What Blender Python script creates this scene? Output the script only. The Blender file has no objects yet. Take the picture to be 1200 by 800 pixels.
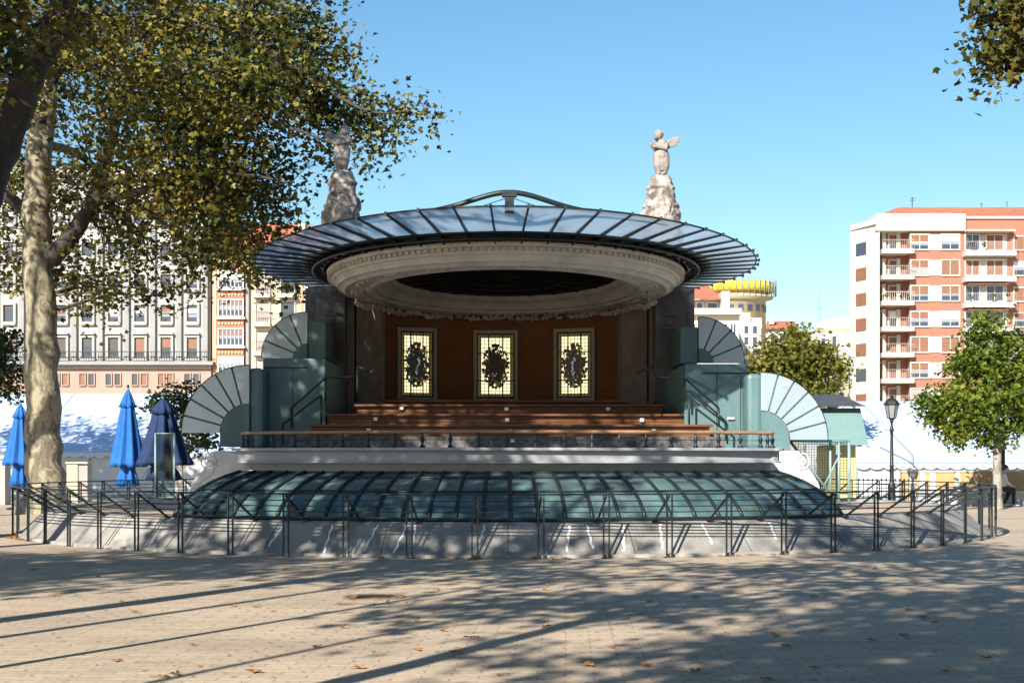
import bpy, math, random
import numpy as np
from mathutils import Vector, Matrix
S = bpy.context.scene
COL = S.collection
R_ = random.Random(7)
NP = np.random.default_rng(11)
rad = math.radians
PI = math.pi

# ------------------------------------------------------------------ camera
F, HX, HY, EYE = 1800.0, 600.0, 536.0, 1.6
cam = bpy.data.cameras.new('camera')
cam.sensor_width = 36; cam.lens = F / 1200 * 36
cam.shift_y = (HY - 400) / 1200
cam.clip_end = 3000
camo = bpy.data.objects.new('camera', cam); COL.objects.link(camo)
camo.location = (0, 0, EYE); camo.rotation_euler = (rad(90), 0, 0)
S.camera = camo
# ------------------------------------------------------------------ light
SUN_AZ, SUN_EL = 26.0, 30.0          # light travels towards +Y, +X (az), down (el)
w = bpy.data.worlds.new('World'); S.world = w; w.use_nodes = True
nt = w.node_tree; bg = nt.nodes['Background']
sky = nt.nodes.new('ShaderNodeTexSky'); sky.sky_type = 'NISHITA'; sky.sun_disc = False
sky.sun_elevation = rad(SUN_EL); sky.sun_rotation = rad(180 + SUN_AZ)
sky.air_density = 1.0; sky.dust_density = 0.4; sky.ozone_density = 2.0
hs = nt.nodes.new('ShaderNodeHueSaturation'); hs.inputs['Saturation'].default_value = 1.22
hs.inputs['Hue'].default_value = 0.491
nt.links.new(sky.outputs[0], hs.inputs['Color']); nt.links.new(hs.outputs[0], bg.inputs[0])
bg.inputs[1].default_value = 0.082
sl = bpy.data.lights.new('sun', 'SUN'); sl.energy = 5.0; sl.angle = rad(0.53); sl.color = (1, .93, .82)
so = bpy.data.objects.new('sun', sl); COL.objects.link(so)
sd = Vector((math.sin(rad(SUN_AZ)) * math.cos(rad(SUN_EL)), math.cos(rad(SUN_AZ)) * math.cos(rad(SUN_EL)), -math.sin(rad(SUN_EL))))
so.rotation_euler = sd.to_track_quat('-Z', 'Y').to_euler(); so.location = (-20, -30, 40)
S.view_settings.view_transform = 'Standard'; S.view_settings.look = 'None'
S.view_settings.exposure = 0.95; S.view_settings.gamma = 1; S.view_settings.use_curve_mapping = False
S.cycles.max_bounces = 6; S.cycles.transparent_max_bounces = 12

# ------------------------------------------------------------------ helpers
def W(px, py, Y):
    return Vector(((px - HX) / F * Y, Y, EYE + (HY - py) / F * Y))
def WX(px, Y): return (px - HX) / F * Y
def WZ(py, Y): return EYE + (HY - py) / F * Y

class MB:
    def __init__(s): s.v = []; s.f = []; s.m = []; s.sm = []
    def add(s, vs, fs, m=0, smooth=False):
        o = len(s.v); s.v += [tuple(p) for p in vs]
        for f in fs: s.f.append([i + o for i in f]); s.m.append(m); s.sm.append(smooth)
    def box(s, x0, x1, y0, y1, z0, z1, m=0):
        s.add([(x0,y0,z0),(x1,y0,z0),(x1,y1,z0),(x0,y1,z0),(x0,y0,z1),(x1,y0,z1),(x1,y1,z1),(x0,y1,z1)],
              [(0,3,2,1),(4,5,6,7),(0,1,5,4),(1,2,6,5),(2,3,7,6),(3,0,4,7)], m)
        return s
    def bar(s, a, b, wd, ht, up=(0,0,1), m=0):
        a = Vector(a); b = Vector(b); d = (b - a).normalized(); u = Vector(up)
        sx = d.cross(u)
        if sx.length < 1e-4: sx = d.cross(Vector((0,1,0)))
        sx.normalize(); u = sx.cross(d).normalized()
        vs = []
        for p in (a, b):
            for i, j in ((-1,-1),(1,-1),(1,1),(-1,1)): vs.append(p + sx * (i * wd / 2) + u * (j * ht / 2))
        s.add(vs, [(0,1,2,3),(7,6,5,4),(0,4,5,1),(1,5,6,2),(2,6,7,3),(3,7,4,0)], m); return s
    def tube(s, pts, rr, n=8, m=0, smooth=True, closed=False, cap=True):
        pts = [Vector(p) for p in pts]; N = len(pts)
        if not hasattr(rr, '__len__'): rr = [rr] * N
        vs = []; fs = []; ref = None
        for i, p in enumerate(pts):
            if closed: d = pts[(i+1) % N] - pts[i-1]
            else: d = pts[min(i+1, N-1)] - pts[max(i-1, 0)]
            d.normalize()
            if ref is None:
                ref = Vector((0,0,1)) if abs(d.z) < .9 else Vector((1,0,0))
            a = d.cross(ref); a.normalize(); b = a.cross(d); b.normalize(); ref = b
            for k in range(n):
                t = 2 * PI * k / n
                vs.append(p + (a * math.cos(t) + b * math.sin(t)) * rr[i])
        for i in range(N if closed else N - 1):
            j = (i + 1) % N
            for k in range(n):
                l = (k + 1) % n
                fs.append((i*n+k, i*n+l, j*n+l, j*n+k))
        if cap and not closed:
            fs.append(tuple(range(n-1, -1, -1))); fs.append(tuple((N-1)*n + k for k in range(n)))
        s.add(vs, fs, m, smooth); return s
    def lathe(s, prof, n=64, a=0, b=0, t0=0, t1=2*PI, m=0, smooth=True, closed=False, cx=0, cy=0):
        """elliptical lathe: profile of (offset, z); t = 0 faces -y"""
        full = abs(t1 - t0 - 2*PI) < 1e-6; k = n if full else n + 1; P = len(prof); vs = []; fs = []
        for i in range(k):
            t = t0 + (t1 - t0) * i / n
            for o, z in prof: vs.append((cx + (a + o) * math.sin(t), cy - (b + o) * math.cos(t), z))
        for i in range(n):
            j = (i + 1) % k
            for q in range(P if closed else P - 1):
                r = (q + 1) % P
                fs.append((i*P+q, i*P+r, j*P+r, j*P+q))
        if closed and not full: fs.append(tuple(range(P))); fs.append(tuple((k-1)*P + q for q in range(P-1, -1, -1)))
        s.add(vs, fs, m, smooth); return s
    def prism(s, pts, z0, z1, m=0):          # outline in xy
        n = len(pts)
        s.add([(x,y,z0) for x,y in pts] + [(x,y,z1) for x,y in pts],
              [tuple(range(n-1,-1,-1)), tuple(range(n,2*n))] + [(i,(i+1)%n,n+(i+1)%n,n+i) for i in range(n)], m); return s
    def slab(s, pts, y0, y1, m=0):           # outline in xz
        n = len(pts)
        s.add([(x,y0,z) for x,z in pts] + [(x,y1,z) for x,z in pts],
              [tuple(range(n)), tuple(range(2*n-1,n-1,-1))] + [((i+1)%n,i,n+i,n+(i+1)%n) for i in range(n)], m); return s
    def ball(s, c, r, n=10, k=7, m=0):
        if not hasattr(r, '__len__'): r = (r, r, r)
        vs = [(c[0],c[1],c[2]-r[2])]; fs = []
        for i in range(1, k):
            p = PI * i / k - PI/2
            for j in range(n):
                t = 2*PI*j/n
                vs.append((c[0]+r[0]*math.cos(p)*math.cos(t), c[1]+r[1]*math.cos(p)*math.sin(t), c[2]+r[2]*math.sin(p)))
        vs.append((c[0],c[1],c[2]+r[2])); e = len(vs)-1
        for j in range(n):
            fs.append((0, 1+(j+1)%n, 1+j)); fs.append((e, e-n+j, e-n+(j+1)%n))
            for i in range(k-2):
                fs.append((1+i*n+j, 1+i*n+(j+1)%n, 1+(i+1)*n+(j+1)%n, 1+(i+1)*n+j))
        s.add(vs, fs, m, True); return s
    def xf(s, M):
        s.v = [tuple(M @ Vector(p)) for p in s.v]; return s
    def build(s, name, mat, parent=None, bevel=0, recalc=True):
        me = bpy.data.meshes.new(name); o3 = ORG.get(root_of(parent).name, (0,0,0)) if parent else (0,0,0)
        me.from_pydata([(x-o3[0], y-o3[1], z-o3[2]) for x,y,z in s.v], [], s.f)
        for mm in (mat if isinstance(mat, (list, tuple)) else [mat]): me.materials.append(mm)
        me.polygons.foreach_set('material_index', s.m); me.polygons.foreach_set('use_smooth', s.sm)
        if recalc:
            import bmesh
            bm = bmesh.new(); bm.from_mesh(me); bmesh.ops.recalc_face_normals(bm, faces=bm.faces); bm.to_mesh(me); bm.free()
        o = bpy.data.objects.new(name, me); COL.objects.link(o)
        if parent: o.parent = parent
        if bevel:
            b = o.modifiers.new('bevel', 'BEVEL'); b.width = bevel; b.segments = 2; b.limit_method = 'ANGLE'; b.angle_limit = rad(40)
        return o
ORG = {}
def root_of(o):
    while o.parent: o = o.parent
    return o
def tag(o, label=None, cat=None, group=None, kind=None):
    if label: o['label'] = label
    if cat: o['category'] = cat
    if group: o['group'] = group
    if kind: o['kind'] = kind
    return o
def thing(name, label, cat, loc=(0,0,0), group=None, world=True, rz=0):
    o = bpy.data.objects.new(name, None); COL.objects.link(o); o.location = loc; o.rotation_euler.z = rz
    o.empty_display_size = .3
    ORG[o.name] = tuple(loc) if world else (0,0,0)
    return tag(o, label, cat, group)
def copy_tree(o, parent=None):
    c = o.copy(); COL.objects.link(c)
    if parent: c.parent = parent
    for ch in list(o.children): copy_tree(ch, c)
    return c

# ------------------------------------------------------------------ materials
def mat(name, col, rough=.6, metal=0, spec=.5, var=0, vscale=3, bump=0, bscale=20, dirt_sheen=None, dscale=1.2, damt=.5, dpos=(.48,.72), dz=.35):
    m = bpy.data.materials.new(name); m.use_nodes = True; t = m.node_tree; p = t.nodes['Principled BSDF']
    p.inputs['Roughness'].default_value = rough; p.inputs['Metallic'].default_value = metal
    p.inputs['Specular IOR Level'].default_value = spec; p.inputs['Base Color'].default_value = (*col, 1)
    tc = t.nodes.new('ShaderNodeTexCoord'); last = None
    if var:
        n = t.nodes.new('ShaderNodeTexNoise'); n.inputs['Scale'].default_value = vscale; n.inputs['Detail'].default_value = 6
        t.links.new(tc.outputs['Object'], n.inputs['Vector'])
        r = t.nodes.new('ShaderNodeValToRGB'); t.links.new(n.outputs[0], r.inputs[0])
        r.color_ramp.elements[0].position = .3; r.color_ramp.elements[1].position = .7
        r.color_ramp.elements[0].color = (*[c*(1-var) for c in col], 1); r.color_ramp.elements[1].color = (*[min(1,c*(1+var)) for c in col], 1)
        last = r.outputs[0]
    if dirt_sheen:
        n = t.nodes.new('ShaderNodeTexNoise'); n.inputs['Scale'].default_value = dscale; n.inputs['Detail'].default_value = 8; n.inputs['Roughness'].default_value = .7
        mp = t.nodes.new('ShaderNodeMapping'); mp.inputs['Scale'].default_value = (1,1,dz); mp.inputs['Location'].default_value = (3,7,1)
        t.links.new(tc.outputs['Object'], mp.inputs[0]); t.links.new(mp.outputs[0], n.inputs['Vector'])
        r = t.nodes.new('ShaderNodeValToRGB'); r.color_ramp.elements[0].position = dpos[0]; r.color_ramp.elements[1].position = dpos[1]
        r.color_ramp.elements[0].color = (0,0,0,1); r.color_ramp.elements[1].color = (damt,)*3 + (1,)
        t.links.new(n.outputs[0], r.inputs[0])
        mx = t.nodes.new('ShaderNodeMix'); mx.data_type = 'RGBA'; t.links.new(r.outputs[0], mx.inputs[0])
        mx.inputs[6].default_value = (*col,1); mx.inputs[7].default_value = (*dirt_sheen,1)
        if last: t.links.new(last, mx.inputs[6])
        last = mx.outputs[2]
    if last: t.links.new(last, p.inputs['Base Color'])
    if bump:
        n = t.nodes.new('ShaderNodeTexNoise'); n.inputs['Scale'].default_value = bscale; n.inputs['Detail'].default_value = 6
        t.links.new(tc.outputs['Object'], n.inputs['Vector'])
        b = t.nodes.new('ShaderNodeBump'); b.inputs['Strength'].default_value = bump; b.inputs['Distance'].default_value = .02
        t.links.new(n.outputs[0], b.inputs['Height']); t.links.new(b.outputs[0], p.inputs['Normal'])
    return m
def glass_mix(name, tint, diff, fac_t, rough=.1, transl=0.3):
    """dusty sheet glass: part transparent, part pale film, glossy on top"""
    m = bpy.data.materials.new(name); m.use_nodes = True; t = m.node_tree; t.nodes.clear()
    out = t.nodes.new('ShaderNodeOutputMaterial'); tr = t.nodes.new('ShaderNodeBsdfTransparent'); tr.inputs[0].default_value = (*tint,1)
    pr = t.nodes.new('ShaderNodeBsdfPrincipled'); pr.inputs['Base Color'].default_value = (*diff,1); pr.inputs['Roughness'].default_value = rough
    tl = t.nodes.new('ShaderNodeBsdfTranslucent'); tl.inputs[0].default_value = (*diff,1)
    m1 = t.nodes.new('ShaderNodeMixShader'); m1.inputs[0].default_value = transl
    t.links.new(pr.outputs[0], m1.inputs[1]); t.links.new(tl.outputs[0], m1.inputs[2])
    tc = t.nodes.new('ShaderNodeTexCoord'); n = t.nodes.new('ShaderNodeTexNoise'); n.inputs['Scale'].default_value = 1.1; n.inputs['Detail'].default_value = 5
    t.links.new(tc.outputs['Object'], n.inputs['Vector'])
    mr = t.nodes.new('ShaderNodeMapRange'); mr.inputs[1].default_value = .35; mr.inputs[2].default_value = .68
    mr.inputs[3].default_value = min(1, fac_t+.15); mr.inputs[4].default_value = max(0, fac_t-.2)
    t.links.new(n.outputs[0], mr.inputs[0])
    m2 = t.nodes.new('ShaderNodeMixShader'); t.links.new(mr.outputs[0], m2.inputs[0])
    t.links.new(m1.outputs[0], m2.inputs[1]); t.links.new(tr.outputs[0], m2.inputs[2]); t.links.new(m2.outputs[0], out.inputs[0])
    return m
def leaf_mat(name, cols, gold=.5, transl=.35):
    m = bpy.data.materials.new(name); m.use_nodes = True; t = m.node_tree; t.nodes.clear()
    out = t.nodes.new('ShaderNodeOutputMaterial'); g = t.nodes.new('ShaderNodeNewGeometry')
    tc = t.nodes.new('ShaderNodeTexCoord'); n = t.nodes.new('ShaderNodeTexNoise'); n.inputs['Scale'].default_value = .55; n.inputs['Detail'].default_value = 3
    t.links.new(tc.outputs['Object'], n.inputs['Vector'])
    mr = t.nodes.new('ShaderNodeMapRange'); mr.inputs[1].default_value = .3; mr.inputs[2].default_value = .7; t.links.new(n.outputs[0], mr.inputs[0])
    mm = t.nodes.new('ShaderNodeMath'); mm.operation = 'MULTIPLY'; mm.inputs[1].default_value = .5; t.links.new(g.outputs['Random Per Island'], mm.inputs[0])
    ma = t.nodes.new('ShaderNodeMath'); ma.operation = 'MULTIPLY_ADD'; ma.inputs[1].default_value = gold
    t.links.new(mr.outputs[0], ma.inputs[0]); t.links.new(mm.outputs[0], ma.inputs[2])
    r = t.nodes.new('ShaderNodeValToRGB'); t.links.new(ma.outputs[0], r.inputs[0]); e = r.color_ramp.elements
    while len(e) < len(cols): e.new(.5)
    for i, c in enumerate(cols): e[i].position = i / (len(cols)-1); e[i].color = (*c, 1)
    d = t.nodes.new('ShaderNodeBsdfPrincipled'); d.inputs['Roughness'].default_value = .55; d.inputs['Specular IOR Level'].default_value = .3
    l = t.nodes.new('ShaderNodeBsdfTranslucent'); mx = t.nodes.new('ShaderNodeMixShader'); mx.inputs[0].default_value = transl
    t.links.new(r.outputs[0], d.inputs['Base Color']); t.links.new(r.outputs[0], l.inputs[0])
    t.links.new(d.outputs[0], mx.inputs[1]); t.links.new(l.outputs[0], mx.inputs[2]); t.links.new(mx.outputs[0], out.inputs[0])
    return m
def bark_mat(name, c0, c1, c2, scale=2.2):
    m = bpy.data.materials.new(name); m.use_nodes = True; t = m.node_tree; p = t.nodes['Principled BSDF']; p.inputs['Roughness'].default_value = .85
    tc = t.nodes.new('ShaderNodeTexCoord'); mp = t.nodes.new('ShaderNodeMapping'); mp.inputs['Scale'].default_value = (1,1,.55)
    t.links.new(tc.outputs['Object'], mp.inputs[0])
    n = t.nodes.new('ShaderNodeTexNoise'); n.inputs['Scale'].default_value = scale; n.inputs['Detail'].default_value = 7; n.inputs['Roughness'].default_value = .65; n.inputs['Distortion'].default_value = .8
    t.links.new(mp.outputs[0], n.inputs['Vector'])
    r = t.nodes.new('ShaderNodeValToRGB'); e = r.color_ramp.elements; e.new(.5); e.new(.5)
    for i, (q, c) in enumerate(((.3,c2),(.45,c1),(.54,c0),(.7,c1))): e[i].position = q; e[i].color = (*c,1)
    t.links.new(n.outputs[0], r.inputs[0]); t.links.new(r.outputs[0], p.inputs['Base Color'])
    n2 = t.nodes.new('ShaderNodeTexNoise'); n2.inputs['Scale'].default_value = 9; n2.inputs['Detail'].default_value = 6
    t.links.new(mp.outputs[0], n2.inputs['Vector'])
    b = t.nodes.new('ShaderNodeBump'); b.inputs['Strength'].default_value = .6; b.inputs['Distance'].default_value = .03
    t.links.new(n2.outputs[0], b.inputs['Height']); t.links.new(b.outputs[0], p.inputs['Normal'])
    return m
def emit(name, col, st):
    m = bpy.data.materials.new(name); m.use_nodes = True; p = m.node_tree.nodes['Principled BSDF']
    p.inputs['Base Color'].default_value = (*[c*.3 for c in col],1); p.inputs['Emission Color'].default_value = (*col,1); p.inputs['Emission Strength'].default_value = st
    p.inputs['Roughness'].default_value = .3
    return m
def plank_mat(name, c0, c1, along='X', wd=.09):
    m = bpy.data.materials.new(name); m.use_nodes = True; t = m.node_tree; p = t.nodes['Principled BSDF']; p.inputs['Roughness'].default_value = .45
    tc = t.nodes.new('ShaderNodeTexCoord'); mp = t.nodes.new('ShaderNodeMapping'); mp.inputs['Scale'].default_value = (.6, 8, 8)
    t.links.new(tc.outputs['Object'], mp.inputs[0]); n = t.nodes.new('ShaderNodeTexNoise'); n.inputs['Scale'].default_value = 4; n.inputs['Detail'].default_value = 6
    t.links.new(mp.outputs[0], n.inputs['Vector']); r = t.nodes.new('ShaderNodeValToRGB')
    r.color_ramp.elements[0].color = (*c0,1); r.color_ramp.elements[1].color = (*c1,1); r.color_ramp.elements[0].position = .3; r.color_ramp.elements[1].position = .7
    t.links.new(n.outputs[0], r.inputs[0]); t.links.new(r.outputs[0], p.inputs['Base Color']); return m

M = {}
M['concrete'] = mat('concrete', (.31,.295,.27), .85, var=.28, vscale=1.6, bump=.45, bscale=30, dirt_sheen=(.12,.115,.11), dscale=2.2, damt=.8, dz=.5)
M['paintwhite'] = mat('white_painted_render', (.37,.39,.425), .6, var=.12, vscale=2, dirt_sheen=(.36,.37,.38), dscale=2, damt=.5)
M['cornice'] = mat('cornice_stone', (.62,.575,.50), .75, var=.1, vscale=2.5, bump=.2, bscale=25, dirt_sheen=(.30,.27,.23), dscale=1.5, damt=.5)
M['soffit'] = mat('soffit_plaster', (.50,.46,.40), .8, var=.2, vscale=3, bump=.4, bscale=12, dirt_sheen=(.2,.18,.15), dscale=3, damt=.6)
M['steel'] = mat('dark_green_steel', (.018,.028,.030), .42, metal=.2)
M['railsteel'] = mat('grey_green_railing_steel', (.022,.03,.034), .4, metal=.3, var=.3)
M['teal'] = mat('teal_paint', (.10,.185,.195), .48, var=.07, vscale=1.4, dirt_sheen=(.055,.10,.105), dscale=2.2, damt=.7, dz=.25)
M['blade'] = mat('pale_grey_blue_enamel', (.47,.58,.68), .34, metal=.5, var=.06, vscale=1.5, dirt_sheen=(.42,.48,.50), dscale=2, damt=.5)
M['ochre'] = mat('dark_ochre_render', (.20,.075,.018), .75, var=.14, vscale=2.2)
M['pier'] = mat('brown_pier_stone', (.25,.205,.175), .8, var=.2, vscale=5, bump=.4, bscale=30, dirt_sheen=(.14,.11,.1), dscale=3)
M['pierdark'] = mat('grey_pier_stone', (.085,.085,.092), .75, var=.25, vscale=3, bump=.4, bscale=25, dirt_sheen=(.25,.24,.24), dscale=1.6, damt=.5)
M['rock'] = mat('weathered_statue_stone', (.44,.385,.34), .85, var=.35, vscale=5, bump=.7, bscale=22, dirt_sheen=(.10,.083,.075), dscale=2.6, damt=.95, dpos=(.44,.58), dz=.8)
M['wood'] = plank_mat('varnished_bench_wood', (.10,.036,.014), (.20,.078,.03))
M['woodlight'] = plank_mat('worn_handrail_wood', (.30,.16,.08), (.42,.25,.14))
M['riser'] = mat('mottled_dark_stone', (.09,.085,.085), .6, var=.7, vscale=14)
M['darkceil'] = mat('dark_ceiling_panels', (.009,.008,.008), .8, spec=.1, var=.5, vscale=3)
M['winframe'] = mat('window_surround_stone', (.42,.40,.37), .7, var=.1)
M['lead'] = mat('leading_black', (.012,.012,.012), .5)
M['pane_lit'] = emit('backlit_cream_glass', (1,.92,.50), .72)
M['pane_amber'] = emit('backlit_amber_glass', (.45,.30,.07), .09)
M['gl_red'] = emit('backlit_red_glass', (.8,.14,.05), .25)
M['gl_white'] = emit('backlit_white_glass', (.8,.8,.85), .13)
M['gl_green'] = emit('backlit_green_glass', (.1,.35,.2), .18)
M['gl_dark'] = mat('dark_painted_glass', (.03,.022,.02), .3)
M['scrollstone'] = mat('white_scroll_stone', (.62,.63,.64), .7, var=.12, vscale=2.5, dirt_sheen=(.36,.37,.37), dscale=2.5, damt=.5)
M['skyl'] = None
M['canopyglass'] = glass_mix('dusty_canopy_glass', (.86,.91,.95), (.58,.66,.74), .42, .12, .65)
M['clearpanel'] = glass_mix('scratched_clear_panel', (.62,.68,.68), (.10,.12,.12), .85, .05, .1)
M['white'] = mat('white_plate', (.8,.8,.8), .5)
M['tent'] = mat('blue_tinted_tent_fabric', (.50,.60,.80), .5, var=.02)  # white cloth tinted blue so that its shade turns bluer
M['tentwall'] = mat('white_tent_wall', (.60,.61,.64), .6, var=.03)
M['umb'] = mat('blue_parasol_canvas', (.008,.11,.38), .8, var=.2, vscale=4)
M['umbshade'] = mat('shaded_parasol_canvas', (.005,.024,.085), .8, var=.25, vscale=4)  # blue parasol cloth darkened, with its shade put into the colour
M['iron'] = mat('black_cast_iron', (.025,.027,.03), .45, metal=.3)
M['lampglass'] = glass_mix('lamp_glass', (.8,.8,.8), (.5,.5,.48), .45, .2, .4)
M['bark'] = bark_mat('plane_bark', (.33,.29,.20), (.17,.145,.10), (.07,.058,.042), 3.4)
M['barkshade'] = bark_mat('shaded_plane_bark', (.06,.05,.04), (.038,.031,.026), (.02,.017,.014))  # plane bark darkened to carry the limbs' shade in its colour
M['barkgrey'] = bark_mat('grey_bark', (.34,.32,.27), (.2,.18,.15), (.1,.09,.08), 4)
M['leaf'] = leaf_mat('plane_leaf', [(.015,.026,.007),(.036,.050,.011),(.08,.085,.016),(.24,.205,.034),(.25,.14,.03)], .58, .18)
M['leafcorner'] = leaf_mat('deep_green_plane_leaf', [(.018,.032,.010),(.04,.055,.014),(.08,.085,.018),(.2,.15,.03)], .55, .2)
M['figstone'] = mat('grey_brown_carved_stone', (.30,.265,.24), .8, var=.15, vscale=5, dirt_sheen=(.14,.12,.11), dscale=4, damt=.6)
M['leafgreen'] = leaf_mat('lime_leaf', [(.035,.065,.012),(.08,.13,.018),(.16,.22,.025),(.27,.26,.035)], .6)
M['leafolive'] = leaf_mat('olive_leaf', [(.045,.07,.014),(.10,.13,.02),(.19,.19,.03),(.26,.20,.045)], .6)
M['leafdark'] = leaf_mat('dark_leaf', [(.012,.028,.010),(.03,.055,.014),(.05,.08,.018)], .5)
M['dry'] = mat('dry_leaf', (.36,.16,.05), .8, var=.4, vscale=20)
M['stonegrey'] = mat('pale_grey_facade', (.37,.365,.345), .8, var=.08, vscale=.3, dirt_sheen=(.34,.33,.31), dscale=.2, damt=.5)
M['stonedk'] = mat('grey_pilaster_stone', (.27,.27,.27), .8, var=.1, vscale=.4)
M['stonepink'] = mat('pinkish_base_stone', (.34,.245,.205), .8, var=.1, vscale=.3)
M['creamwall'] = mat('cream_render', (.52,.44,.30), .8, var=.05, vscale=.3)
M['orangewall'] = mat('orange_render', (.38,.16,.085), .8, var=.1, vscale=.5)
M['whitewall'] = mat('white_render', (.52,.49,.44), .8, var=.04, vscale=.3)
M['palewall'] = mat('pale_cream_stone', (.54,.50,.42), .8, var=.06, vscale=.3)
M['roof'] = mat('terracotta_roof', (.40,.14,.075), .85, var=.2, vscale=1.2)
M['shutter'] = mat('brown_roller_shutter', (.22,.10,.06), .6, var=.15)
M['shuttergrey'] = mat('grey_roller_shutter', (.34,.29,.27), .6, var=.1)
M['frame'] = mat('white_window_frame', (.72,.72,.72), .5)
M['framedk'] = mat('dark_window_frame', (.06,.055,.05), .5)
M['winglass'] = mat('dark_window_glass', (.045,.055,.075), .06, spec=.9)
M['winpale'] = mat('curtained_window_glass', (.24,.26,.30), .1, spec=.8)
M['yellow'] = mat('yellow_netting', (.72,.50,.04), .7, var=.15)
M['tanwall'] = mat('tan_low_wall', (.50,.33,.16), .8, var=.1)
M['kioskteal'] = mat('hut_teal', (.14,.245,.24), .6, var=.08)
M['kioskyellow'] = mat('hut_yellow', (.52,.47,.20), .6)
M['slate'] = mat('slate_roof', (.06,.065,.075), .7, var=.2)
M['mesh'] = mat('galvanised_teal_frame', (.24,.36,.37), .45, metal=.2)
M['skin'] = mat('skin', (.5,.33,.25), .6)
M['shirt'] = mat('pale_shirt', (.55,.56,.55), .8)
M['trouser'] = mat('black_trousers', (.02,.02,.024), .8)
M['hair'] = mat('dark_hair', (.03,.022,.018), .6)
def brick_wall(name, c1, c2, mort):
    m = bpy.data.materials.new(name); m.use_nodes = True; t = m.node_tree; p = t.nodes['Principled BSDF']; p.inputs['Roughness'].default_value = .85
    tc = t.nodes.new('ShaderNodeTexCoord'); sp = t.nodes.new('ShaderNodeSeparateXYZ'); cb = t.nodes.new('ShaderNodeCombineXYZ'); ad = t.nodes.new('ShaderNodeMath')
    t.links.new(tc.outputs['Object'], sp.inputs[0]); t.links.new(sp.outputs[0], ad.inputs[0]); t.links.new(sp.outputs[1], ad.inputs[1])
    t.links.new(ad.outputs[0], cb.inputs[0]); t.links.new(sp.outputs[2], cb.inputs[1])
    b = t.nodes.new('ShaderNodeTexBrick'); t.links.new(cb.outputs[0], b.inputs['Vector']); b.inputs['Scale'].default_value = 3
    b.inputs['Color1'].default_value = (*c1,1); b.inputs['Color2'].default_value = (*c2,1); b.inputs['Mortar'].default_value = (*mort,1)
    t.links.new(b.outputs[0], p.inputs['Base Color']); return m
M['brick'] = brick_wall('red_brick', (.345,.145,.095), (.30,.12,.08), (.33,.17,.12))
def skylight_mat():
    m = mat('teal_sheet_glass', (.075,.135,.138), .12, spec=.6, var=.4, vscale=1.3, dirt_sheen=(.17,.25,.26), dscale=1.4, damt=.8); return m  # pale patches paint bright reflections into the glass colour
M['skyl'] = skylight_mat()

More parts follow.
